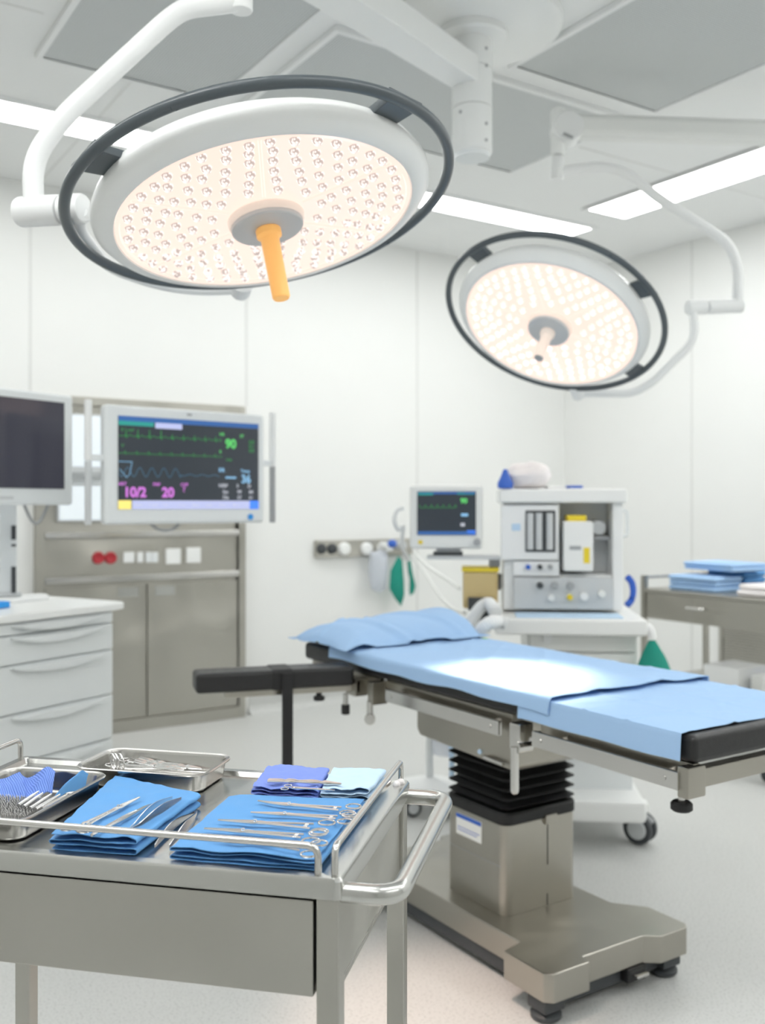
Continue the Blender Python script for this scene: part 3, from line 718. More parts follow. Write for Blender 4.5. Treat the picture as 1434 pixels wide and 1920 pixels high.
p = wp(752, 1022, .09)
obj('dial', cyl(B(), p + V((0, .055, 0)), p + V((0, -.03, 0)), .03, bev=.005), M['lgrey'], t)

# ------------------------------------------------------------------ anaesthesia machine
AO = P(1065, 948, 3.85); AO.z = 0
AM = Matrix.Translation(AO) @ Matrix.Rotation(YAW - RAD(5), 4, 'Z')
t = thing('anaesthesia_machine', 'white anaesthesia machine with gauges and open vaporiser bay beyond the operating table', 'medical machine', mtx=AM)
sA = 3.85 / F
def ax(px): return (px - 1065) * sA
def az(py): return 1.3 - (py - 948) * sA
def ab(px0, py0, px1, py1, y0, y1, bev=.004): return bb(B(), (ax(px0), y0, az(py1)), (ax(px1), y1, az(py0)), bev)
def ao(name, b, m, par=t): return obj(name, b, M[m], par, local=True)
# upper cabinet with a real bay
b = B()
bb(b, (ax(945), .02, az(1145)), (ax(1050), .34, az(942)), .004)
bb(b, (ax(1147), .0, az(1145)), (ax(1166), .34, az(942)), .006)
bb(b, (ax(1050), .17, az(1145)), (ax(1147), .34, az(942)), .002)
bb(b, (ax(1050), .02, az(1145)), (ax(1147), .34, az(1078)), .003)
ao('upper_cabinet', b, 'white2')
ao('top_shelf', ab(936, 916, 1172, 943, -.03, .36, .012), 'white')
fp = ao('gauge_door', ab(940, 947, 1047, 1050, -.012, .03, .006), 'white2')
ao('flow_window', ab(985, 957, 1041, 1035, -.016, -.008, .003), 'dark', fp)
for px in (994, 1010, 1030):
    o = ao('flow_tube', cyl(B(), (ax(px), -.02, az(1030)), (ax(px), -.02, az(962)), .013, seg=14), 'lgrey', fp)
ao('badge', ab(960, 982, 976, 995, -.0145, -.008, .001), 'cloth_p', fp)
ao('knob_plate', ab(963, 1053, 1048, 1080, -.008, .03, .004), 'white2')
for px, m in ((990, 'blue'), (1012, 'dark'), (1031, 'grey')):
    ao('flow_knob', cyl(B(), (ax(px), .0, az(1063)), (ax(px), -.03, az(1063)), .010, seg=16, bev=.002), m)
vp = ao('vaporiser', ab(1055, 977, 1110, 1070, -.03, .13, .008), 'white')
ao('yellow_cap', ab(1063, 966, 1098, 979, -.02, .10, .004), 'yellow', vp)
ao('yellow_label', ab(1092, 1026, 1103, 1055, -.0325, -.028, .001), 'yellow', vp)
ao('vaporiser_display', ab(1066, 1023, 1087, 1030, -.0325, -.028, .001), 'grey', vp)
ao('bay_fitting', cyl(B(), (ax(1125), .169, az(990)), (ax(1125), .06, az(990)), .03, bev=.005), 'lgrey')
ao('bay_bracket', ab(1112, 1006, 1146, 1014, .06, .169), 'grey')
cpn = ao('control_panel', ab(963, 1083, 1148, 1142, -.012, .03, .004), 'lgrey')
for px, py, r, m in ((1012, 1097, .012, 'dark'), (1039, 1097, .014, 'grey'), (1068, 1097, .014, 'grey'), (1033, 1120, .012, 'white2'), (1067, 1119, .011, 'yellow'), (1093, 1117, .016, 'white2'), (1125, 1112, .014, 'offwhite')):
    ao('control_knob', cyl(B(), (ax(px), -.010, az(py)), (ax(px), -.035, az(py)), r, seg=18, bev=.002), m, cpn)
ao('work_tray', ab(925, 1150, 1196, 1180, -.20, .34, .015), 'white')
ao('tray_mat', bb(B(), (ax(965), -.17, az(1150) - .001), (ax(1155), -.02, az(1150) + .005), .002), 'cloth_p')
b = B(); bb(b, (ax(985), -.10, az(1400)), (ax(1185), .34, az(1180)), .01); ao('lower_cabinet', b, 'offwhite')
for y0, y1 in ((1184, 1213), (1217, 1262), (1266, 1320), (1324, 1390)):
    dr = ao('drawer', ab(990, y0, 1180, y1, -.118, -.09, .006), 'offwhite')
    if y0 > 1200:
        pr = [(-.14, .0)] + [(.14 * (q / 10 - 1), -.025 * (1 - (q / 10 - 1) ** 2) - .005) for q in range(21)] + [(.14, 0)]
        b = B(); prism(b, pr, 0, .022, .002, Matrix.Translation(((ax(990) + ax(1180)) / 2, -.118, az(y0 + 10))) @ Matrix.Rotation(pi / 2, 4, 'X')); ao('drawer_handle', b, 'pale_grey', dr)
    else: ao('drawer_lock', cyl(B(), (ax(1022), -.115, az(1190)), (ax(1022), -.13, az(1190)), .02, seg=16, bev=.003), 'white2', dr)
ao('base_frame', bb(B(), (ax(960), -.22, .115), (ax(1192), .40, .20), .02), 'white')
ao('lower_column', bb(B(), (ax(990), -.06, .19), (ax(1180), .34, az(1398)), .01), 'pale_grey')
ao('side_handle', tube(B(), [(ax(1166), .04, az(958)), (ax(1177), .04, az(958)), (ax(1177), .04, az(1005)), (ax(1166), .04, az(1005))], .007, .02, 10), 'pale_grey')
ao('side_hook', tube(B(), [(ax(1185), -.15, az(1162)), (ax(1201), -.185, az(1166)), (ax(1203), -.185, az(1183))], .016, .02, 10), 'white2')
def caster(parent, c, r, rz, w=.028):
    c = V(c); d = V((cos(rz), sin(rz), 0))
    for s in (-1, 1):
        p = c + d * s * w * .75
        wl = obj('caster_wheel', lathe(B(), [(.0, -w * .42), (r * .62, -w * .42), (r * .92, -w * .42), (r, -w * .25), (r, w * .25), (r * .92, w * .42), (r * .62, w * .42), (0, w * .42)], p, d, 28), M['dark'], parent, local=True)
        hb = p + d * s * w * .42
        obj('wheel_disc', lathe(B(), [(r * .66, 0), (r * .6, .004), (0, .005)], hb, d * s, 24), M['lgrey'], wl, local=True)
    b = B(); cyl(b, c + V((0, 0, -.004)), c + V((0, 0, r + .025)), w * .28, seg=12); tube(b, [c + V((-d.y * r * .9, d.x * r * .9, r * .5)), c + V((0, 0, r + .006)), c + V((d.y * r * 1.15, -d.x * r * 1.15, -r * .1))], w * .35, .03, 8)
    obj('caster_fork', b, M['grey'], parent, local=True)
cw = AM.inverted() @ PZ(1200, 1582, 0)
caster(t, (cw.x, cw.y, .062), .058, RAD(235))
ao('caster_arm', bb(B(), (ax(1100), cw.y - .03, .125), (cw.x + .03, cw.y + .04, .165), .012), 'white')
for x, y in ((ax(975), -.17), (ax(975), .35), (cw.x, .35)): caster(t, (x, y, .062), .058, RAD(40))
# things on and around the machine
def put(px, py, d): return P(px, py, d)
def aw(x, y, z): return AM @ V((x, y, z))
def apart(name, b, m, label, cat):
    b.transform(AM); return tag(obj(name, b, m), label, cat)
ztop = az(916)
b = B(); 
def bagf(u, v):
    a_ = 2 * pi * u; r_ = sin(pi * v) ** .4 * (abs(cos(a_)) ** 4 + abs(sin(a_)) ** 4) ** -.2; wr = 1 + .14 * noise.noise(V((cos(a_) * 2, sin(a_) * 2, v * 5)))
    return (ax(993) + .090 * r_ * cos(a_) * wr, .12 + .12 * r_ * sin(a_) * wr, ztop + .002 + .105 * (1 - cos(pi * v)) / 2 * (1 + .12 * noise.noise(V((cos(a_) * 1.5, sin(a_), 3)))))
sheet(b, bagf, 36, 16, .0005)
apart('white_bundle', b, M['cotton'], 'white wrapped bundle lying on top of the anaesthesia machine', 'bundle')
b = B(); lathe(b, [(0, 0), (.03, 0), (.032, .02), (.02, .045), (.008, .075), (0, .078)], (ax(948), -.005, ztop + .001), (0, 0, 1), 20)
apart('dark_blue_bottle', b, M['blue'], 'small dark blue bottle beside the white bundle on the anaesthesia machine', 'bottle')
b = B(); box(b, (ax(1078), .05, ztop + .007), (.055, .06, .012), .3, .004)
apart('blue_packet', b, M['blue'], 'small flat blue packet on top of the anaesthesia machine', 'packet')
b = B(); box(b, (ax(1046), .09, ztop + .006), (.08, .08, .010), .1, .004)
apart('white_pad', b, M['white2'], 'thin white pad between the bundle and the blue packet', 'pad')
# amber absorber with hoses
sd = sA
am = thing('absorber_canister', 'amber square canister beside the anaesthesia machine above white hoses', 'canister', mtx=AM @ Matrix.Translation((ax(901), .05, az(1150))))
def axl(px0, py0, px1, py1, y0, y1, bev=.004):
    b = bb(B(), (ax(px0), y0, az(py1)), (ax(px1), y1, az(py0)), bev); b.transform(AM); return b
obj('canister_shell', axl(868, 1072, 935, 1145, .03, .17, .01), M['amber'], am)
obj('canister_lid', axl(866, 1066, 937, 1074, .02, .18, .004), M['yellow'], am); am.children[-1].data.materials[0] = M['amber']
obj('canister_base', axl(878, 1122, 925, 1147, .0, .10, .004), M['dark'], am)
obj('canister_mount', axl(929, 1080, 943, 1112, .11, .15, .003), M['grey'], am)
obj('mount_block', axl(886, 1148, 921, 1190, .04, .16, .008), M['dark'], am)
def hose(label, pts, r, name='hanging_hose', m='white2', cat='hose', corr=True):
    pts = [V(p) for p in pts]; fp_ = []
    for i in range(len(pts) - 1):
        p0 = pts[max(i - 1, 0)]; p1, p2 = pts[i], pts[i + 1]; p3 = pts[min(i + 2, len(pts) - 1)]
        for k_ in range(14):
            s = k_ / 14; fp_.append(.5 * ((2 * p1) + (p2 - p0) * s + (2 * p0 - 5 * p1 + 4 * p2 - p3) * s * s + (3 * p1 - p0 - 3 * p2 + p3) * s ** 3))
    fp_.append(pts[-1])
    rr = [r * (1 + (.14 if i % 2 else -.04)) if corr else r for i in range(len(fp_))]
    return tag(obj(name, tube(B(), fp_, r, 0, 12, rr=rr), M[m]), label, cat)
hose('white corrugated breathing hose arching highest beside the amber canister', [put(868, 1196, 3.68), put(880, 1170, 3.68), put(900, 1140, 3.68), put(916, 1132, 3.67), put(926, 1144, 3.62), put(931, 1150, 3.60)], .022)
hose('white corrugated breathing hose looping lower in front of the other hose', [put(899, 1190, 3.48), put(905, 1177, 3.46), put(918, 1168, 3.46), put(936, 1166, 3.52), put(950, 1172, 3.52)], .022)
b = B(); sphere(b, put(908, 1206, 3.40), .024, (1.1, 1.1, .8)); tag(obj('green_valve_bag', b, M['green']), 'small bright green bag under the breathing hoses beyond the table', 'bag')
M['lime'] = mat('lime_plastic', (.25, .55, .15), .5, noise_amt=.05, noise_scale=20); bpy.data.objects['green_valve_bag'].data.materials[0] = M['lime']
hose('thin pale tube running from the wall strip towards the amber canister', [wp(775, 1035, .08), put(800, 1060, 5.0), put(840, 1088, 4.5), put(862, 1104, 3.93)], .008, 'gas_tube', 'offwhite', 'tube', False)
hose('thin pale tube running from the wall strip down behind the blue pillow', [wp(770, 1040, .08), put(800, 1080, 5.1), put(825, 1118, 4.6), put(850, 1142, 4.2), put(872, 1150, 3.95)], .008, 'gas_tube', 'offwhite', 'tube', False)
hose('coiled pale cable beside the small monitor', [put(757, 952, 3.98), put(745, 957, 3.98), put(739, 975, 3.98), put(746, 993, 4.0), put(756, 988, 4.0), put(753, 1020, 4.02), put(765, 1050, 4.1)], .009, 'monitor_cable', 'white2', 'cable', False)
hose('dark blue hose curving out beside the anaesthesia machine work tray', [put(1176, 1082, 3.92), put(1184, 1092, 3.9), put(1187, 1108, 3.88), put(1184, 1124, 3.88), put(1176, 1134, 3.86)], .012, 'blue_hose', 'blue', 'hose')
# green bag hanging at the tray hook
b = B()
def gb(u, v):
    a_ = 2 * pi * u; w = .012 + .056 * sin(min(1, v * 1.25) * pi / 2) * (1 - .25 * max(0, v - .75) * 4)
    return aw(ax(1203) + .012 * v + w * cos(a_) * (1 + .1 * noise.noise(V((a_, v * 3, 1)))), -.185 + w * .6 * sin(a_), az(1187) - .20 * v)
sheet(b, gb, 28, 14, .0005)
tag(obj('green_bag', b, M['green']), 'dark green bag hanging from the anaesthesia machine work tray', 'bag')
# small monitor on a shelf arm
sm = thing('small_monitor', 'small square bedside monitor beside the anaesthesia machine', 'monitor', mtx=AM @ Matrix.Translation((ax(836), .0, az(1042))))
def sbx(px0, py0, px1, py1, y0, y1, bev=.004): return axl(px0, py0, px1, py1, y0, y1, bev)
obj('monitor_case', sbx(767, 909, 906, 1030, .0, .11, .014), M['offwhite'], sm)
sc2 = obj('screen', sbx(782, 921, 893, 1004, -.004, .004, .001), M['screen'], sm)
for nm, q, m in (('header_bar', (783, 922, 892, 926), 'e_head'), ('header_tag', (783, 922, 812, 928), 'e_teal'), ('key_bar', (783, 997, 892, 1003), 'e_head'), ('menu_key', (876, 995, 892, 1003), 'e_key'),
                 ('breath_value', (865, 963, 878, 968), 'e_blue'), ('pressure_value', (864, 981, 872, 987), 'e_white'), ('lead_caption', (858, 922, 890, 927), 'e_teal')):
    obj(nm, sbx(*q, -.006, -.004, 0), M[m], sc2)
b = B(); txt(b, '90', .026, ax(864), az(943), -.0055, .0012); b.transform(AM); obj('pulse_reading', b, M['e_green'], sc2)
b = B(); ribbon(b, [(ax(786) + i * .004, az(952) + (.012 if i % 6 == 0 else 0)) for i in range(38)], .002, -.0055); b.transform(AM); obj('heart_trace', b, M['e_dgreen'], sc2)
obj('button_dial', (lambda b: (cyl(b, (ax(895), .0, az(1017)), (ax(895), -.02, az(1017)), .014, bev=.003), b.transform(AM), b)[2])(B()), M['grey'], sm)
obj('yellow_button', sbx(784, 1014, 792, 1021, -.004, .01, .001), M['yellow'], sm)
obj('stand_neck', sbx(818, 1029, 864, 1038, .02, .09, .003), M['grey'], sm)
obj('stand_foot', sbx(812, 1036, 868, 1043, .01, .10, .002), M['dark'], sm)
sh = thing('shelf_arm', 'grey shelf arm carrying the small monitor from the anaesthesia machine', 'shelf', mtx=AM @ Matrix.Translation((ax(880), .05, az(1052))))
obj('shelf_plate', sbx(800, 1043.5, 939, 1050, -.01, .14, .002), M['lgrey'], sh)
obj('shelf_bracket', sbx(918, 1050, 939, 1065, .04, .10, .004), M['grey'], sh)

# equipment pedestal left of the table column
pb = PZ(805, 1518, 0)
t = thing('suction_stand', 'white wheeled suction stand with blue tube behind the bellows column', 'stand', pb)
obj('stand_base', lathe(B(), [(0, .075), (.13, .075), (.15, .085), (.14, .11), (.05, .125), (.02, .14), (.018, .14)], pb, seg=32), M['white2'], t)
obj('stand_pole', cyl(B(), pb + V((0, 0, .12)), pb + V((0, 0, .42)), .016), M['pale_grey'], t)
obj('suction_jar', lathe(B(), [(0, .24), (.055, .24), (.06, .25), (.06, .40), (.055, .415), (0, .415)], pb + RT * .07, seg=28), M['clearbag'], t)
obj('tube_hose', tube(B(), [pb + RT * .06 + V((0, 0, .40)), pb + RT * .08 + V((0, 0, .45)), pb + RT * .09 - FW * .07 + V((0, 0, .30)), pb + RT * .09 - FW * .08 + V((0, 0, .16))], .011, .06, 10), M['cloth_p'], t)
MWt = MW[t]
for an in (0.3, 1.87, 3.44, 5.0):
    q = V((cos(an) * .12, sin(an) * .12, .04)); caster(t, q, .036, an + 1, .02)

# ------------------------------------------------------------------ right steel cart
rx0, rx1 = 4.0, 4.5; ry0, ry1 = 2.80, 3.57
t = thing('steel_cart', 'stainless steel cart with a drawer against the plain wall beyond the table foot', 'cart', ((rx0 + rx1) / 2, (ry0 + ry1) / 2, 0))
for x in (rx0, rx1):
    for y in (ry0, ry1):
        lg = obj('cart_leg', bb(B(), (x - .014, y - .014, .09), (x + .014, y + .014, .93), .003), M['steel_dull'], t)
obj('cart_top', bb(B(), (rx0 - .012, ry0 - .012, .842), (rx1 + .012, ry1 + .012, .862), .004), M['steel_dull'], t)
dr = obj('cart_drawer', bb(B(), (rx0 - .008, ry0 + .02, .705), (rx0 + .40, ry1 - .02, .84), .004), M['steel_dull'], t)
b = B(); ym = (ry0 + ry1) / 2 + .03
tube(b, [(rx0 - .01, ym - .05, .785), (rx0 - .04, ym - .05, .785), (rx0 - .04, ym + .05, .785), (rx0 - .01, ym + .05, .785)], .008, .015, 10)
obj('drawer_handle', b, M['chrome'], dr)
obj('side_panel', bb(B(), (rx0 + .01, ry0 - .006, .70), (rx1 - .01, ry0 + .004, .84), .002), M['steel_dull'], t)
obj('lower_shelf', bb(B(), (rx0 - .01, ry0 - .01, .36), (rx1 + .01, ry1 + .01, .385), .004), M['steel_dull'], t)
obj('guard_rail', tube(B(), [(rx0, ry1, .92), (rx1, ry1, .92), (rx1, ry0, .92), (rx0, ry0, .92)], .008, 0, 10), M['chrome'], t)
for x in (rx0, rx1):
    for y in (ry0, ry1):
        caster(t, V((x, y, .047)) - V(((rx0 + rx1) / 2, (ry0 + ry1) / 2, 0)), .045, RAD(70), .022)
def fold_pack(name, label, cat, c, s, rz, m, layers=3, group=None, seed=0):
    b = B(); h = s[2] / layers
    for i in range(layers):
        box(b, (c[0] + random.uniform(-.006, .006), c[1] + random.uniform(-.006, .006), c[2] + h * (i + .5)), (s[0] - .01 * (i % 2), s[1] - .008 * (i % 2), h * .94), rz + random.uniform(-.03, .03), h * .42, 3)
    for v in b.verts:
        v.co.z += .004 * noise.noise(V((v.co.x * 9 + seed, v.co.y * 9, 0))) * (v.co.z - c[2]) / max(s[2], 1e-3)
    return tag(obj(name, b, m), label, cat, group)
zt = .8625
pA = PX(1325, 1100, 4.16)
fold_pack('folded_drape', 'folded blue drape pack lying lowest on the steel cart', 'drape pack', (4.17, PX(1322, 1090, 4.17).y, zt), (.22, .30, .075), 0, M['drape'], 3, 'blue drape packs on the steel cart', 1)
fold_pack('folded_drape', 'folded blue drape pack tucked behind the lowest pack on the steel cart', 'drape pack', (4.39, PX(1368, 1090, 4.39).y - .05, zt), (.18, .24, .10), .0, M['cloth2'], 3, 'blue drape packs on the steel cart', 2)
fold_pack('folded_drape', 'folded blue drape pack resting topmost on the other packs on the steel cart', 'drape pack', (4.28, PX(1358, 1080, 4.28).y, zt + .103), (.26, .34, .04), -.1, M['drape'], 2, 'blue drape packs on the steel cart', 3)
fold_pack('white_pack', 'white wrapped pack at the near end of the steel cart top', 'pack', (4.13, 2.935, zt), (.18, .18, .055), .05, M['cotton'], 2)
fold_pack('white_pack', 'white wrapped pack behind the near white pack on the steel cart', 'pack', (4.37, 2.94, zt), (.18, .20, .095), -.05, M['white2'], 2)
b = bb(B(), (4.06, 3.03, .386), (4.30, 3.24, .50), .01); tag(obj('white_box', b, M['white2']), 'white box on the lower shelf of the steel cart', 'box')
b = bb(B(), (4.10, 2.92, .386), (4.2, 2.99, .48), .01); tag(obj('small_white_carton', b, M['offwhite']), 'small white carton beside the white box on the lower shelf', 'carton')
b = bb(B(), (4.22, 2.83, .386), (4.47, 2.97, .44), .008); tag(obj('blue_tray', b, M['blue']), 'deep blue flat tray on the lower shelf of the steel cart', 'tray')
# return-air grille in the wall behind the cart
gy0, gy1 = PX(1440, 1200, X1 - .01).y - .5, PX(1348, 1200, X1 - .01).y
gz0, gz1 = PX(1360, 1256, X1 - .01).z, PX(1360, 1140, X1 - .01).z
t = thing('return_air_grille', 'grey steel air grille low in the wall behind the steel cart', 'air grille', (X1 - .01, (gy0 + gy1) / 2, gz0))
b = B(); w = .03
bb(b, (X1 - .014, gy0, gz0), (X1 - .001, gy0 + w, gz1)); bb(b, (X1 - .014, gy1 - w, gz0), (X1 - .001, gy1, gz1)); bb(b, (X1 - .014, gy0 + w, gz0), (X1 - .001, gy1 - w, gz0 + w)); bb(b, (X1 - .014, gy0 + w, gz1 - w), (X1 - .001, gy1 - w, gz1))
obj('grille_frame', b, M['steel_dull'], t)
b = B(); z = gz0 + w
while z < gz1 - w: bb(b, (X1 - .010, gy0 + w, z), (X1 - .001, gy1 - w, z + .014)); z += .018
obj('grille_slats', b, M['steel_dull'], t)

# ------------------------------------------------------------------ operating table
TX0, TX1, TY0, TY1 = 1.635, 2.165, 1.325, 3.0
tb = thing('operating_table', 'operating table with black mattress on a stainless steel column and base', 'operating table', (1.92, 2.24, 0))
def to(name, b, m, par=None): return obj(name, b, M[m], par or tb)
xc_, yc_ = 1.93, 2.235
# base plate: H-shaped outline with flared corner blocks
bx0, bx1, by0, by1 = 1.722, 2.118, 1.812, 2.72
def base_poly(o):
    ax0, ax1 = bx0 - .068 - o, bx1 + .068 + o; ay0, ay1 = by0 - .03 - o, by1 + .03 + o
    ix0, ix1, iy0, iy1 = bx0 - o, bx1 + o, by0 - o, by1 + o
    c = .02
    q = [(ax0 + c, ay0), (bx0 + .075, ay0), (bx0 + .082, iy0), (bx1 - .095, iy0), (bx1 - .055, ay0), (ax1 - c, ay0), (ax1, ay0 + c), (ax1, ay0 + .155), (ix1, ay0 + .235),
         (ix1, ay1 - .235), (ax1, ay1 - .155), (ax1, ay1 - c), (ax1 - c, ay1), (bx1 - .075, ay1), (bx1 - .095, iy1), (bx0 + .095, iy1), (bx0 + .075, ay1), (ax0 + c, ay1), (ax0, ay1 - c),
         (ax0, ay1 - .17), (ix0, ay1 - .185), (ix0, ay0 + .185), (ax0, ay0 + .17), (ax0, ay0 + c)]
    return q
b = B(); prism(b, base_poly(0), .066, .140, .004); to('base_cover', b, 'steel_base')
b = B(); prism(b, [(bx0 + .012, by0 + .02), (bx1 - .012, by0 + .02), (bx1 - .012, by1 - .02), (bx0 + .012, by1 - .02)], .022, .068, .003); to('base_chassis', b, 'dark')
for x, y in ((bx0 - .02, by0 + .03), (bx1 + .02, by0 + .03), (bx0 - .02, by1 - .03), (bx1 + .02, by1 - .03)):
    b = B(); bb(b, (x - .035, y - .035, .026), (x + .035, y + .035, .07), .006); ft = to('base_foot', b, 'dark')
    b = B(); lathe(b, [(0, 0), (.034, 0), (.04, .006), (.04, .014), (.03, .022), (0, .024)], (x, y, .001), seg=28); to('foot_pad', b, 'dark', ft)
b = B(); bb(b, (1.96, by0 - .008, .028), (2.03, by0 + .03, .066), .004); pd = to('brake_housing', b, 'black')
b = B(); bb(b, (1.975, by0 - .028, .045), (2.02, by0 - .006, .054), .003); to('brake_pedal', b, 'chrome', pd)
# column box with rounded corners
def rrect(x0, y0, x1, y1, r, n=5):
    out = []
    for cx_, cy_, a0 in ((x1 - r, y1 - r, 0), (x0 + r, y1 - r, pi / 2), (x0 + r, y0 + r, pi), (x1 - r, y0 + r, 1.5 * pi)):
        for i in range(n + 1):
            a_ = a0 + pi / 2 * i / n; out.append((cx_ + r * cos(a_), cy_ + r * sin(a_)))
    return out
def loft(b, rings, cap=True):
    R = [[b.verts.new(p) for p in r] for r in rings]; n = len(R[0])
    for q, w in zip(R, R[1:]):
        for i in range(n): b.faces.new((q[i], q[(i + 1) % n], w[(i + 1) % n], w[i]))
    if cap: b.faces.new(R[0]); b.faces.new(R[-1])
    return b
kx0, ky0, kx1, ky1 = 1.785, 2.10, 2.065, 2.375
def ringz(o, z, r=.03): return [(x, y, z) for x, y in rrect(kx0 - o, ky0 - o, kx1 + o, ky1 + o, max(r + o, .005))]
cbx = to('column_box', loft(B(), [ringz(0, .1405), ringz(0, .395), ringz(-.004, .40)]), 'steel_base')
b = B(); ym_ = ky0 - .0012
bb(b, (1.945, ky0 - .0015, .26), (1.947, ky0 + .002, .385)); bb(b, (1.944, ky0 - .0015, .142), (1.946, ky0 + .002, .175)); to('seam_line', b, 'dark', cbx)
b = B(); bb(b, (kx0 - .0015, ky0 + .02, .278), (kx0 + .002, ky1 - .02, .2795)); to('seam_line', b, 'grey', cbx)
b = B(); box(b, (1.955, ky0 - .004, .392), (.045, .012, .028), 0, .004); to('column_clip', b, 'steel_base', cbx)
yl0, yl1 = PX(903, 1545, kx0).y, PX(856, 1540, kx0).y
zl0, zl1 = PX(880, 1572, kx0).z, PX(880, 1532, kx0).z
lb = obj('maker_label', bb(B(), (kx0 - .002, yl0, zl0), (kx0 + .001, yl1, zl1), .0005), M['white'], cbx)
obj('label_header', bb(B(), (kx0 - .0028, yl0, zl1 - .013), (kx0 - .0015, yl1, zl1 - .001)), M['cyan'], lb) if False else None
b = B(); bb(b, (kx0 - .0028, yl0 + .001, zl1 - .013), (kx0 - .0015, yl1 - .001, zl1 - .001)); bb(b, (kx0 - .0026, yl0 + .008, zl0 + .022), (kx0 - .0015, yl1 - .008, zl0 + .024)); bb(b, (kx0 - .0026, yl0 + .02, zl0 + .014), (kx0 - .0015, yl1 - .008, zl0 + .016))
to('column_label_print', b, 'blue', cbx)
# bellows
rg = [ringz(.004, .398), ringz(.004, .425), ringz(.0, .43)]; z = .43
nb = 6; hb_ = (.598 - .43) / nb
for i in range(nb):
    rg += [ringz(-.022, z + .002), ringz(.004, z + hb_ * .5), ringz(-.022, z + hb_ - .002)]; z += hb_
to('column_bellows', loft(B(), rg), 'blackrub')
# saddle box and frames under the mattress
b = B(); prism(b, [(1.93, .610), (2.345, .622), (2.36, .64), (2.36, .705), (1.905, .705), (1.905, .628)], 0, .44, .006, Matrix(((0, 0, 1, 1.665), (1, 0, 0, 0), (0, 1, 0, 0), (0, 0, 0, 1))))
sd_ = to('saddle_box', b, 'steel_base')
b = B(); tube(b, [(1.66, 2.03, .628), (1.652, 2.03, .628), (1.652, 1.95, .626)], .006, .01, 8); to('saddle_lever', b, 'chrome', sd_)
b = B(); sphere(b, (1.663, 2.06, .634), .007); to('highlight_bead', b, 'cloth_p', sd_)  # pale blue bead standing in for a highlight on the saddle box
for y0, y1 in ((1.905, 2.50), (1.335, 1.80), (2.53, 2.96)):
    b = B(); bb(b, (1.645, y0, .70), (1.665, y1, .764), .003); bb(b, (2.135, y0, .70), (2.155, y1, .764), .003)
    bb(b, (1.665, y0, .71), (2.135, y0 + .03, .75), .003); bb(b, (1.665, y1 - .03, .71), (2.135, y1, .75), .003)
    to('section_frame', b, 'steel_base')
for y0, y1 in ((1.915, 2.44), (1.345, 1.79), (2.60, 2.93)):
    for s, x in ((-1, 1.612), (1, 2.178)):
        b = B(); bb(b, (x - .006, y0, .712), (x + .006, y1, .750), .0025)
        for yy in (y0 + .06, y1 - .06): cyl(b, (x, yy, .731), (x - s * .04, yy, .731), .009, seg=12)
        for yy in (y0 + .035, y1 - .03): cyl(b, (x - s * .0, yy, .731), (x + s * .0075, yy, .731), .005, seg=10)
        to('side_rail', b, 'chrome')
for x0, x1 in ((1.612, 1.668), (2.13, 2.188)): to('foot_end_block', bb(B(), (x0, 1.322, .697), (x1, 1.352, .762), .004), 'steel_base')
for x in (1.655, 2.14):
    b = B(); cyl(b, (x, 1.375, .70), (x, 1.375, .675), .008, seg=12); kn_ = to('knob_stem', b, 'chrome')
    b = B(); lathe(b, [(0, .655), (.018, .655), (.023, .659), (.023, .671), (.018, .676), (0, .676)], (x, 1.375, 0), seg=28); to('black_knob', b, 'blackrub', kn_)
# hinge clamp and lever between rails
b = B(); bb(b, (1.603, 1.83, .69), (1.65, 1.87, .757), .004); cyl(b, (1.60, 1.84, .70), (1.645, 1.84, .70), .016, seg=18); hc = to('hinge_clamp', b, 'chrome')
b = B(); tube(b, [(1.60, 1.845, .70), (1.60, 1.845, .592)], .0105, 0, 14); sphere(b, (1.60, 1.845, .592), .0105, seg=14); to('clamp_lever', b, 'chrome', hc)
# head-end clamps
b = B(); bb(b, (1.60, 2.50, .69), (1.655, 2.53, .76), .003); to('head_clamp', b, 'steel_base')
b = B(); bb(b, (1.60, 2.60, .70), (1.65, 2.66, .755), .003); hc = to('head_clamp', b, 'steel_base')
b = B(); cyl(b, (1.60, 2.515, .70), (1.60, 2.515, .655), .010, seg=14); cyl(b, (1.59, 2.50, .648), (1.61, 2.53, .648), .017, seg=16, bev=.003); to('clamp_lever', b, 'chrome', hc)
b = B(); cyl(b, (1.60, 2.66, .70), (1.60, 2.66, .665), .009, seg=14); to('clamp_stem', b, 'chrome', hc)
b = B(); cyl(b, (1.60, 2.66, .667), (1.60, 2.66, .635), .014, seg=16, bev=.003); to('clamp_knob', b, 'black', hc)
# mattress in two pads
for y0, y1 in ((TY0, 1.80), (1.812, TY1)):
    b = B(); bb(b, (TX0, y0, .765), (TX1, y1, .824), .014, seg=3); to('mattress_pad', b, 'black')
# arm board
e0, e1 = V((1.135, 2.775, 0)), V((1.604, 2.641, 0)); dv = e1 - e0; La = dv.length; rz = math.atan2(dv.y, dv.x)
AB = Matrix.Translation(V((e0.x, e0.y, 0))) @ Matrix.Rotation(rz, 4, 'Z')
b = B(); bb(b, (0, -.055, .738), (La, .055, .798), .012, AB, 3); abd = to('arm_board', b, 'black')
b = B(); bb(b, (.09, -.018, .715), (La + .03, .018, .734), .003, AB); to('arm_board_bar', b, 'steel_base', abd)
b = B(); cyl(b, AB @ V((La - .10, 0, .715)), AB @ V((La - .10, 0, .70)), .009, seg=12); cyl(b, AB @ V((La - .10, 0, .702)), AB @ V((La - .10, 0, .688)), .018, seg=20, bev=.003); to('arm_board_knob', b, 'black', abd)
xs0 = .225
b = B(); bb(b, (xs0, -.0575, .736), (xs0 + .075, .0575, .8005), .012, AB, 3); st = to('arm_strap', b, 'blackrub', abd)
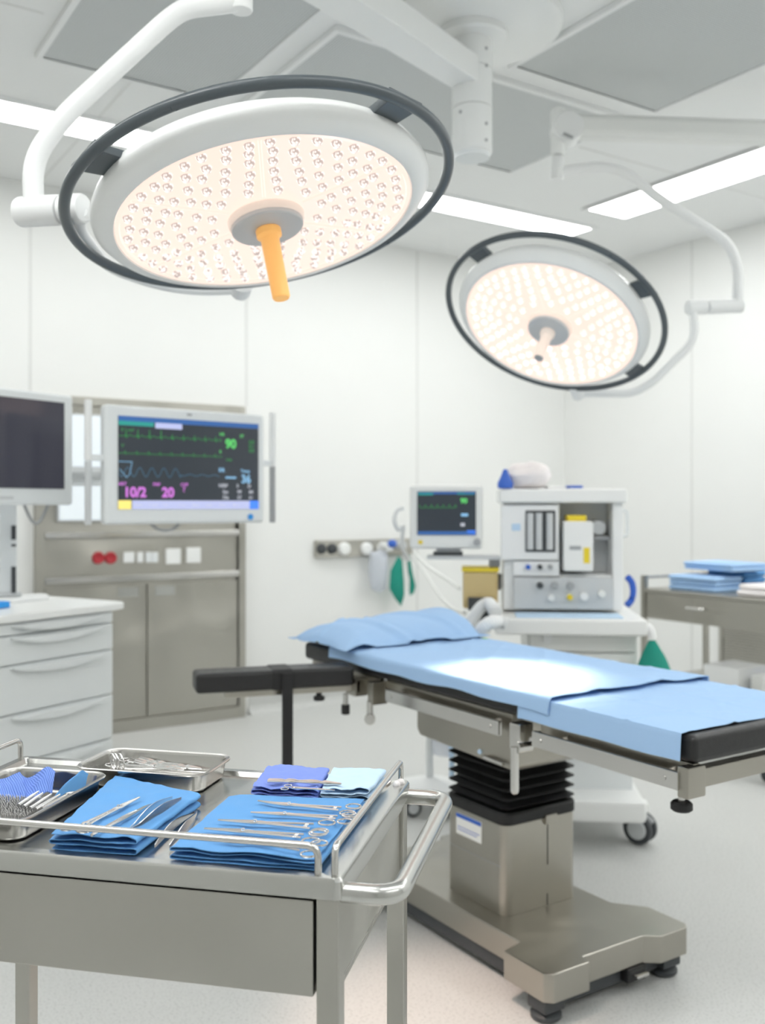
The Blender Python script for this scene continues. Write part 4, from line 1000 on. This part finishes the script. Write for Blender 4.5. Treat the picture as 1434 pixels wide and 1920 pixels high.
b = B(); bb(b, (xs0 + .032, -.066, .475), (xs0 + .066, -.062, .79), .001, AB); bb(b, (xs0 + .034, -.064, .44), (xs0 + .064, -.060, .60), .001, AB); to('strap_tail', b, 'blackrub', st)

# ------------------------------------------------------------------ drapes on the table
def drape(name, label, y0, y1, hang0, hang1, ztop, seed, xoff=0, wr=.004, nx=80, ny=80, end_fn=None, m='drape', crease=False):
    wid = TX1 - TX0 + .012; tot = hang0 + wid + hang1
    def fn(u, v):
        s = u * tot; y = y0 + (y1 - y0) * v
        top = hang0 <= s <= hang0 + wid
        e = min(abs(s - hang0), abs(s - hang0 - wid))
        n = noise.noise(V((s * 4 + seed, y * 3.0, seed))) + .45 * noise.noise(V((s * 11 + seed, y * 8, 2 + seed)))
        # creases: sharp ridges running obliquely
        c1_ = abs(noise.noise(V(((s * 3 + y * 5) + seed, (s * 1.2 - y) * .8, 11)))); c2_ = abs(noise.noise(V(((s * 5 - y * 4) + seed, y * 1.1, 17))))
        ridge = max(0, 1 - c1_ * 9) + .7 * max(0, 1 - c2_ * 10)
        if s < hang0: x = TX0 - .010 - xoff - .007 * (n * .5 + .5) * (1 - s / hang0); z = ztop - (hang0 - s) * (1 + .25 * noise.noise(V((y * 5, seed, 0))))
        elif not top: x = TX1 + .010 + xoff; z = ztop - (s - hang0 - wid)
        else:
            x = TX0 - .009 + (s - hang0) * (wid + .006) / wid; z = ztop + wr * (max(-.3, n) + .3 + .55 * ridge) * min(1, .25 + e / .05)
        if top and crease:
            for q, pos in ((x, (1.80, 1.97)), (y, (1.50, 1.63))):
                for p_ in pos: z += .0028 * max(0, 1 - abs(q - p_) / .012)
        if end_fn: y, z = end_fn(u, v, y, z)
        return (x, y, z)
    b = B(); sheet(b, fn, nx, ny, .0012)
    return tag(obj(name, b, M[m], sharp=60), label, 'drape')
def foot_end(u, v, y, z):
    return y, z
drape('foot_sheet', 'light blue creased sheet covering the foot section of the operating table', 1.352, 1.86, .058, .04, .8265, 3, wr=.004, end_fn=foot_end, nx=110, ny=100, crease=True)
def upper_end(u, v, y, z):
    if v < .25: y += (.02 * noise.noise(V((u * 5, 1, 1))) - .03 * u) * (1 - v * 4); z += .006 * (1 - v * 4) * (.5 + noise.noise(V((u * 6, 4, 0))))
    return y, z
drape('body_sheet', 'light blue sheet over the middle of the operating table under the bright lamp spot', 1.745, 2.80, .038, .04, .8345, 8, xoff=.005, wr=.0075, ny=130, end_fn=upper_end)
def pillow(u, v):
    # u across the table, v from front flap edge to head end
    x = TX0 - .05 + u * (TX1 - TX0 + .07); y = 2.63 + v * .395
    pr = sin(pi * min(1, max(0, (v - .03) / .97)) ** .8) ; ac = (1 - abs(2 * u - 1.0) ** 4) ** .5
    hz = .835 + .008 + .078 * pr * (.35 + .65 * ac) * (.85 + .25 * u)
    n = noise.noise(V((x * 6, y * 5, 5))) + .5 * noise.noise(V((x * 15, y * 12, 9)))
    c1_ = abs(noise.noise(V((x * 5 + y * 4, (x - y) * 1.5, 21)))); c2_ = abs(noise.noise(V((x * 3 - y * 6, y * 2, 31))))
    z = hz + .008 * n + .012 * max(0, 1 - c1_ * 7) + .008 * max(0, 1 - c2_ * 8)
    if v < .25:
        k_ = 1 - v / .25
        z += (.010 * sin(u * 11 + 1) + .008 * noise.noise(V((u * 7, 3, 0)))) * k_; y += (.05 * noise.noise(V((u * 3.2, 7, 0))) + .02 * u) * k_
    if v > .86: z -= (v - .86) / .14 * .035
    if u < .12: z -= (.12 - u) / .12 * .022
    if u > .93: z -= (u - .93) / .07 * .03
    return (x, y, max(z, .846 if u > .1 else .84))
b = B(); sheet(b, pillow, 80, 60, .0015)
tag(obj('pillow_drape', b, M['drape'], sharp=60), 'rumpled light blue drape over the pillow at the table head', 'drape')
# ------------------------------------------------------------------ instrument trolley
tw = RAD(12.5)
Ta, Tb = DIR(-cos(tw), 0, sin(tw)), DIR(sin(tw), 0, cos(tw))
C0 = PZ(640, 1650, .882)
TM = Matrix(((-Ta.x, Tb.x, 0, C0.x), (-Ta.y, Tb.y, 0, C0.y), (0, 0, 1, 0), (0, 0, 0, 1)))    # local x: right (0 = corner), y: back, z: up
TL, TD = .66, .41
t = thing('instrument_trolley', 'stainless steel instrument trolley with guard rails and push handle, nearest the camera', 'trolley', mtx=TM @ Matrix.Translation((-TL / 2, TD / 2, 0)))
to_ = Matrix.Translation((TL / 2, -TD / 2, 0))
def tl(name, b, m, par=None):
    b.transform(to_); return obj(name, b, M[m], par or t, local=True)
# top: rim + recessed deck
def rr3(x0, y0, x1, y1, r, z): return [(x, y, z) for x, y in rrect(x0, y0, x1, y1, r, 4)]
b = B()
loft(b, [rr3(-TL, 0, 0, TD, .010, .858), rr3(-TL, 0, 0, TD, .010, .878), rr3(-TL + .003, .003, -.003, TD - .003, .008, .882), rr3(-TL + .016, .016, -.022, TD - .016, .006, .882), rr3(-TL + .022, .022, -.03, TD - .022, .005, .876)])
tl('trolley_top', b, 'steel_top')
ZD = .8762
for x, y in ((-.031, .004), (-TL + .004, .004), (-.031, TD - .031), (-TL + .004, TD - .031)):
    tl('trolley_leg', bb(B(), (x, y, .06), (x + .027, y + .027, .858), .003), 'steel')
b = B(); bb(b, (-TL + .031, .028, .748), (-.031, TD - .031, .856), .002); tl('drawer_case', b, 'dark')
dr = tl('trolley_drawer', bb(B(), (-TL + .033, .003, .745), (-.0335, .026, .8545), .0025), 'steel')
tl('side_panel', bb(B(), (-.024, .032, .742), (-.010, TD - .032, .857), .002), 'steel')
b = B(); bb(b, (-.011, .032, .752), (-.0085, TD - .032, .753)); bb(b, (-.011, .032, .845), (-.006, TD - .032, .857), .001); tl('panel_flange', b, 'steel_top')
tl('side_panel', bb(B(), (-TL + .010, .032, .742), (-TL + .024, TD - .032, .857), .002), 'steel')
tl('back_panel', bb(B(), (-TL + .032, TD - .024, .745), (-.032, TD - .010, .857), .002), 'steel')
zr_ = .914; zq = .880
tl('guard_rail', tube(B(), [(-TL + .035, .010, zq), (-TL + .035, .010, zr_), (-.030, .010, zr_), (-.030, .010, zq)], .0042, .014, 12), 'chrome')
tl('guard_rail', tube(B(), [(-.011, .012, zq), (-.011, .012, zr_), (-.011, TD - .02, zr_), (-.011, TD - .02, zq)], .0042, .014, 12), 'chrome')
tl('guard_rail', tube(B(), [(-TL + .008, .02, zq), (-TL + .008, .02, zr_), (-TL + .008, TD - .02, zr_), (-TL + .008, TD - .02, zq)], .0042, .014, 12), 'chrome')
tl('push_handle', tube(B(), [(-.006, .017, .862), (.060, .017, .862), (.060, TD - .02, .862), (-.006, TD - .02, .862)], .0118, .045, 20), 'steel_top')
for x, y in ((-.018, .018), (-TL + .018, .018), (-.018, TD - .018), (-TL + .018, TD - .018)):
    caster(t, to_ @ V((x, y, .034)), .032, .4, .02)

# ---- things on the trolley
TMI = TM.inverted()
def deck(px, py, h=0):
    q = TMI @ PZ(px, py, ZD + h); q.x = min(-.037, max(-TL + .03, q.x)); q.y = min(TD - .028, max(.027, q.y)); return TM @ q
def unit(v): return V((v.x, v.y, 0)).normalized()
def pan(label, quad, h, name='steel_tray', sh=0):
    c = sum((V(q) for q in quad), V((0, 0, 0))) / 4 + Tb * sh; fl, fr_, br, bl = quad
    X = unit((fr_ - fl) + (br - bl)); Y = V((-X.y, X.x, 0))
    Lx = ((fr_ - fl).length + (br - bl).length) / 2; Ly = ((bl - fl).length + (br - fr_).length) / 2
    m = Matrix(((X.x, Y.x, 0, c.x), (X.y, Y.y, 0, c.y), (0, 0, 1, ZD + .0008), (0, 0, 0, 1)))
    t = thing(name, label, 'tray', mtx=m)
    def rq(o, z, r): return [(x, y, z) for x, y in rrect(-Lx / 2 - o, -Ly / 2 - o, Lx / 2 + o, Ly / 2 + o, max(.002, r), 6)]
    b = loft(B(), [rq(-.018, 0, .015), rq(-.012, .001, .02), rq(-.009, .005, .022), rq(-.006, h - .003, .024), rq(0, h - .002, .028), rq(.0008, h, .028), rq(-.0008, h + .0012, .027),
                   rq(-.0055, h + .0002, .023), rq(-.0075, h - .004, .022), rq(-.0105, .006, .020), rq(-.014, .0022, .017), rq(-.019, .0014, .014)])
    obj('tray_body', b, M['tray'], t, local=True)
    return t, m, Lx, Ly
hz = .029
def q4(pts, z): return [PZ(px, py, z) for px, py in pts]
T1, TM1, lx1, ly1 = pan('empty-ended shallow steel tray with scissors at the back of the trolley', q4(((152, 1437), (394, 1454), (440, 1413), (205, 1399)), ZD + hz), hz, sh=-.012)
fr2 = PZ(50, 1545, ZD + hz); br2 = PZ(202, 1450, ZD + hz); ll = unit(Ta) * .165
T2, TM2, lx2, ly2 = pan('steel tray filled with blue gauze and pins beside the folded cloth', [fr2 + ll, fr2, br2, br2 + ll], hz)

def folded(name, label, pts, layers, m, gap=.0042, th=.0016, wr=.0012, seed=0, cat='cloth', group=None, z0=None, u_fold_left=True):
    """serpentine-folded cloth; pts = front-left, front-right, back-right, back-left on the deck"""
    fl, fr_, br, bl = [V(p) for p in pts]; z0 = ZD + .0012 if z0 is None else z0
    path = []          # (u, z) serpentine
    n = 14
    for k_ in range(layers):
        us = [i / n for i in range(n + 1)]
        if (k_ % 2 == 0) == u_fold_left: us = us[::-1]
        zz = th + k_ * gap
        path += [(u, zz + .0006 * noise.noise(V((u * 4, k_, seed)))) for u in us]
        if k_ < layers - 1:
            e = us[-1]; s = 1 if e > .5 else -1; w = (fr_ - fl).length
            for i in range(1, 6):
                a_ = pi * i / 6; path.append((e + s * sin(a_) * gap * .62 / w, zz + gap * (1 - cos(a_)) / 2))
    nu, nv = len(path) - 1, 22
    def fn(i_, v):
        u, z = path[min(nu, int(round(i_ * nu)))]
        p = fl.lerp(fr_, u).lerp(bl.lerp(br, u), v)
        k_ = (z - th) / max(1e-6, gap * (layers - 1))
        jit = .004 * noise.noise(V((u * 3, z * 300, seed + 3)))
        d = (bl - fl).normalized(); p = p + d * (jit * (1 - v * 2) if (v < .02 or v > .98) else 0)
        zz = z + k_ * wr * (noise.noise(V((p.x * 35 + seed, p.y * 35, 0))) + .6 * noise.noise(V((p.x * 80, p.y * 80, seed))))
        zz += k_ * gap * .55 * max(0, noise.noise(V((u * 2.2 + seed, v * 1.2, 5)))) if layers > 2 else 0
        if v < .08: zz += gap * .35 * noise.noise(V((u * 5, z * 260, seed))) * (1 - v / .08) * min(1, z / (th + gap))
        return (p.x, p.y, z0 + max(zz, th * .9))
    b = B(); sheet(b, fn, nu, nv, th * .55)
    return tag(obj(name, b, m, sharp=70), label, cat, group), z0 + th + gap * (layers - 1) + .0008
cl1, zc1 = folded('folded_cloth', 'folded blue cloth between the gauze tray and the row of clamps, holding three instruments', [deck(88, 1601), deck(250, 1607), deck(370, 1515), deck(216, 1482)], 4, M['cloth2'], .0060, seed=1, wr=.0022, u_fold_left=False)
cl2, zc2 = folded('folded_cloth', 'large folded blue cloth under the row of ring-handled clamps', [deck(316, 1620), deck(612, 1642), deck(706, 1522), deck(432, 1514)], 4, M['cloth2'], .0046, seed=5, wr=.0018, u_fold_left=True)
cl3, zc3 = folded('folded_cloth', 'violet blue folded cloth holding a pair of scissors at the trolley back', [deck(474, 1506), deck(592, 1513), deck(628, 1453), deck(520, 1447)], 5, M['cloth_v'], .0050, seed=9, wr=.0045)
cl4, zc4 = folded('folded_cloth', 'pale blue folded cloth beside the violet blue cloth at the trolley back', [deck(604, 1513), deck(708, 1517), deck(750, 1457), deck(642, 1452)], 5, M['cloth_p'], .0056, seed=13, wr=.0035, u_fold_left=True)

# ---- instruments
def place(p0, p1, L):   # local x from p0 to p1, uniform scale to length L
    d = V((p1.x - p0.x, p1.y - p0.y, 0)); s = d.length / L; d.normalize()
    return Matrix(((d.x * s, -d.y * s, 0, p0.x), (d.y * s, d.x * s, 0, p0.y), (0, 0, s, p0.z), (0, 0, 0, 1)))
def clamp_half(sg, curve=0, L=.13, spread=.013):
    b = B(); joint = .045
    pts = []; rr = []
    for i in range(9):
        s = i / 8; x = joint * s
        pts.append(V((x, sg * (.0006 + .0012 * s) + curve * (1 - s) ** 2, .0028 + .0 * s))); rr.append(.0010 + .0016 * s)
    pts.append(V((joint + .008, -sg * .001, .0028))); rr.append(.0026)
    for i in range(1, 9):
        s = i / 8; x = joint + .008 + (L - joint - .020) * s
        pts.append(V((x, -sg * (.001 + (spread - .007) * s ** 1.2), .0028))); rr.append(.0020 - .0004 * s)
    tube(b, pts, .002, 0, 8, rr=rr)
    ring(b, (L + .002, -sg * (spread - .007 + .0088), .0028), (0, 0, 1), .0098, .0014, 32, 8, sx=1, ang=0)
    bb(b, (L - .022, min(0, -sg * .007), .002), (L - .017, max(0, -sg * .007), .0036), .0004)
    return b
def clamp(name, label, tip, end, z, cat='clamp', curve=0, spread=.013, group=None, m='instr', L=.13):
    p0, p1 = PZ(tip[0], tip[1], z), PZ(end[0], end[1], z); mt = place(p0, p1, L)
    t = thing(name, label, cat, mtx=mt, group=group)
    for sg in (1, -1): obj('clamp_arm', clamp_half(sg, curve, L, spread), M[m], t, local=True)
    b = B(); cyl(b, (.047, 0, .0005), (.047, 0, .0062), .0024, seg=12); obj('box_joint', b, M[m], t, local=True)
    return t
G = 'ring-handled clamps on the large blue cloth'
zz = zc2 + .0025
clamp('surgical_clamp', 'curved-tipped steel clamp lying closest to the violet blue cloth', (480, 1508), (654, 1522), zz, curve=.007, spread=.0125, group=G)
clamp('surgical_clamp', 'straight steel clamp second from the violet blue cloth in the row', (470, 1527), (648, 1538), zz, spread=.0115, group=G)
clamp('surgical_clamp', 'straight steel clamp in the middle of the row of five', (409, 1542), (603, 1555), zz, spread=.0145, group=G)
clamp('surgical_clamp', 'long pointed steel clamp fourth from the violet blue cloth', (383, 1558), (586, 1574), zz, spread=.0115, group=G)
clamp('surgical_clamp', 'steel clamp closest to the front guard rail, half hidden by it', (400, 1577), (586, 1595), zz, spread=.0175, group=G)
clamp('surgical_scissors', 'steel scissors lying on the violet blue cloth', (628, 1484), (538, 1478), zc3 + .003, cat='scissors', spread=.012)
p0, p1 = PZ(640, 1470, zc3 + .006), PZ(503, 1464, zc3 + .006); mt = place(p0, p1, .11)
t = thing('steel_forceps', 'long steel forceps lying above the scissors on the violet blue cloth', 'forceps', mtx=mt)
for sg in (1, -1):
    b = B(); tube(b, [(0, sg * .001, 0), (.03, sg * .0032, .001), (.08, sg * .004, .001), (.11, sg * .0025, .0)], .002, .02, 8, rr=[.0014, .0024, .0028, .003] * 6); obj('forceps_arm', b, M['instr'], t, local=True)
clamp('needle_holder', 'steel needle holder on the smaller folded blue cloth', (261, 1499), (146, 1557), zc1 + .003, cat='needle holder', spread=.010)
# scalpel
p0, p1 = PZ(283, 1510, zc1 + .003), PZ(172, 1569, zc1 + .003); mt = place(p0, p1, .12)
t = thing('scalpel', 'steel scalpel between the needle holder and tweezers on blue cloth', 'scalpel', mtx=mt)
b = B(); tube(b, [(.032, 0, .002), (.045, 0, .002), (.06, 0, .002), (.09, 0, .002), (.12, 0, .002)], .003, 0, 8, rr=[.0022, .0030, .0032, .0026, .0020]); obj('scalpel_handle', b, M['instr'], t, local=True)
b = B(); prism(b, [(0, .0006), (.012, -.0028), (.034, -.0028), (.034, .0026), (.012, .0022)], .0015, .0024); obj('scalpel_blade', b, M['chrome'], t, local=True)
def tweezers(name, label, tip, end, z, open_=.010, m='instr', up=0, group=None):
    p0, p1 = PZ(tip[0], tip[1], z), PZ(end[0], end[1], z); mt = place(p0, p1, .12)
    t = thing(name, label, 'tweezers', mtx=mt, group=group)
    for sg in (1, -1):
        b = B(); n = 14; w = []
        def f(u, v, sg=sg):
            x = .12 * u; bow = open_ * (1 - u) ** .8 * (1 + 1.2 * u) * .5
            wd = .0012 + .0034 * sin(pi * min(1, u * 1.1)) ** 1.2 + .0006
            return (x, sg * (bow + .0006), .0015 + wd * (v * 2) + .001)
        sheet(b, f, 22, 3, .0011 * sg); obj('tweezer_arm', b, M[m], t, local=True)
    return t
tweezers('tweezers', 'steel tweezers lying on the smaller folded blue cloth', (331, 1503), (246, 1561), zc1 + .001)
tweezers('tweezers', 'steel tweezers on the bare trolley deck between the two blue cloths', (304, 1594), (367, 1529), ZD + .0008, .014)
# cotton balls
for i, (px, py, r, lab) in enumerate(((751, 1468, .0062, 'white cotton ball in the trolley corner behind the guard rail, upper one'), (743, 1472, .0058, 'white cotton ball in the trolley corner touching the pale blue cloth side'))):
    p = PZ(px, py, ZD + r); b = B(); sphere(b, (p.x, p.y, ZD + r + .0008), r, seg=20)
    for v in b.verts: v.co += (v.co - V((p.x, p.y, ZD + r))) * .12 * noise.noise(v.co * 300)
    tag(obj('cotton_ball', b, M['cotton']), lab, 'cotton ball', 'cotton balls on the trolley')
# contents of the back tray
zt1 = ZD + .009
G2 = 'instruments in the back tray'
clamp('surgical_scissors', 'looped steel scissors standing at the end of the back tray', (330, 1446), (222, 1432), zt1 + .006, cat='scissors', spread=.018, group=G2)
for i, (a_, e_, lab) in enumerate((((378, 1441), (262, 1416), 'long steel forceps leaning highest in the back tray'), ((362, 1440), (254, 1423), 'steel forceps in the middle of the back tray'), ((345, 1443), (252, 1430), 'steel forceps lying lowest in the back tray'))):
    p0, p1 = PZ(a_[0], a_[1], zt1 + .004), PZ(e_[0], e_[1], zt1 + .009 + .004 * (2 - i))
    mt = place(p0, p1, .11); t = thing('steel_forceps', lab, 'forceps', mtx=mt, group=G2)
    for sg in (1, -1):
        b = B(); tube(b, [(0, 0, 0), (.03, sg * .003, .001), (.08, sg * .004, .004), (.11, sg * .001, .008)], .002, .02, 8, rr=[.0014, .0026, .0030, .0028] * 6); obj('forceps_arm', b, M['instr'], t, local=True)
b = B(); p = PZ(222, 1428, zt1 + .014)
t = thing('finger_ring_clamp', 'steel clamp with upright finger loops at the end of the back tray', 'clamp', (p.x, p.y, zt1))
for k_, off in enumerate((-.008, -.003, .004)):
    q = p + RT * off; b = B(); ring(b, q, DIR(.75, .15, .55), .0125, .0013, 30, 8); obj('finger_loop', b, M['instr'], t)
b = B(); tube(b, [p + V((0, 0, -.010)) + RT * .008, PZ(300, 1440, zt1 + .004)], .002, 0, 8); obj('shank', b, M['instr'], t)
# contents of the gauze tray
zt2 = ZD + .004
def gauze(name, label, fl, fr_, br, bl, m, amp, seed, z0, rise):
    A_ = [PZ(p[0], p[1], z0 + p[2]) for p in (fl, fr_, br, bl)]
    def fn(u, v):
        p = A_[0].lerp(A_[1], u).lerp(A_[3].lerp(A_[2], u), v)
        z = p.z + amp * sin(u * pi * 2 + seed) * (.4 + .6 * v) + amp * .6 * noise.noise(V((u * 3 + seed, v * 3, seed))) + rise * sin(pi * v) 
        return (p.x, p.y, max(z, zt2 + .002))
    b = B(); sheet(b, fn, 26, 20, .0016); return tag(obj(name, b, m, sharp=70), label, 'gauze')
gauze('gauze_swab', 'ribbed violet blue gauze swab at the far end of the gauze tray', (0, 1507, .006), (50, 1496, .010), (38, 1452, .026), (-60, 1462, .03), M['gauze'], .004, 1, zt2, .004)
gauze('gauze_swab', 'ribbed violet blue gauze swab twisted in the middle of the tray', (40, 1500, .010), (98, 1488, .010), (104, 1448, .030), (36, 1448, .026), M['gauze'], .007, 3, zt2, .004)
gauze('blue_wipe', 'smooth blue cloth wipe poking up beside the gauze swabs', (100, 1496, .006), (160, 1478, .008), (166, 1447, .030), (145, 1448, .032), M['cloth2'], .003, 5, zt2, .004)
# pin block: fine steel bristles on a base
c_ = PZ(15, 1532, zt2); X = V((TM2[0][0], TM2[1][0], 0)); Y = V((TM2[0][1], TM2[1][1], 0))
b = B(); mt = Matrix(((X.x, Y.x, 0, c_.x), (X.y, Y.y, 0, c_.y), (0, 0, 1, zt2), (0, 0, 0, 1)))
t = thing('pin_mat', 'steel mat of many upright pins at the near end of the gauze tray', 'pin mat', mtx=mt)
pw, pd_ = .052, .042
obj('mat_base', bb(B(), (-pw, -pd_, .0), (pw, pd_, .006), .002), M['grey'], t, local=True)
b = B()
for i in range(26):
    for j in range(20):
        x = -pw + .003 + i * (2 * pw - .006) / 25 + random.uniform(-.0006, .0006); y = -pd_ + .003 + j * (2 * pd_ - .006) / 19 + random.uniform(-.0006, .0006)
        lathe(b, [(.0008, .006), (.0008, .0155), (.0004, .0175), (0, .018)], (x, y, 0), (random.uniform(-.06, .06), random.uniform(-.06, .06), 1), 5, cap=False)
o = obj('pin_rows', b, M['instr'], t, local=True); o['kind'] = 'stuff'
for i, (a_, e_) in enumerate((((72, 1484), (34, 1510)), ((80, 1487), (44, 1513)), ((96, 1489), (56, 1516)), ((112, 1490), (66, 1517)), ((126, 1490), (78, 1516)))):
    p0, p1 = PZ(a_[0], a_[1], zt2 + .021), PZ(e_[0], e_[1], zt2 + .019)
    b = B(); tube(b, [p0, p0.lerp(p1, .3), p1], .0022, 0, 8, rr=[.0012, .0022, .0026])
    tag(obj('steel_probe', b, M['instr']), 'slim steel probe laid across the pins in the gauze tray', 'probe', 'slim steel probes on the pin mat')

# ------------------------------------------------------------------ lights
def spot(name, loc, target, power, col, size, blend, rad):
    l = bpy.data.lights.new(name, 'SPOT'); l.energy = power; l.color = col; l.spot_size = RAD(size); l.spot_blend = blend; l.shadow_soft_size = rad
    o = bpy.data.objects.new(name, l); COL.objects.link(o); o.location = loc
    o.rotation_euler = (V(target) - V(loc)).to_track_quat('-Z', 'Y').to_euler()
hot = PZ(950, 1270, .835)
spot('lamp_beam_far', c2 + n2 * .26, hot, 360, (1, .88, .77), 24, 1, .10)
spot('lamp_beam_near', c1 + n1 * .30, PZ(800, 1905, 0), 80, (1, .72, .58), 30, .9, .10)
w = bpy.data.worlds.new('room_ambient'); scene.world = w; w.use_nodes = True
w.node_tree.nodes['Background'].inputs['Color'].default_value = (.95, .98, 1, 1); w.node_tree.nodes['Background'].inputs['Strength'].default_value = .3

# ------------------------------------------------------------------ camera
cd = bpy.data.cameras.new('camera'); cam = bpy.data.objects.new('camera', cd); COL.objects.link(cam)
cam.location = (0, 0, H); cam.rotation_euler = (pi / 2, 0, YAW)
cd.sensor_fit = 'VERTICAL'; cd.sensor_height = 36; cd.sensor_width = 36 * 1434 / 1920
cd.lens = F / 1920 * 36; cd.shift_y = -(960 - 948) / 1920
cd.clip_start = .02
cd.dof.use_dof = True; cd.dof.focus_distance = 1.42; cd.dof.aperture_fstop = cd.lens / 8.5
scene.camera = cam
scene.view_settings.view_transform = 'Standard'
scene.view_settings.exposure = .16
scene.view_settings.gamma = 1.06
scene.cycles.use_denoising = True
scene.cycles.max_bounces = 10; scene.cycles.diffuse_bounces = 5; scene.cycles.glossy_bounces = 4
scene.cycles.sample_clamp_indirect = 6
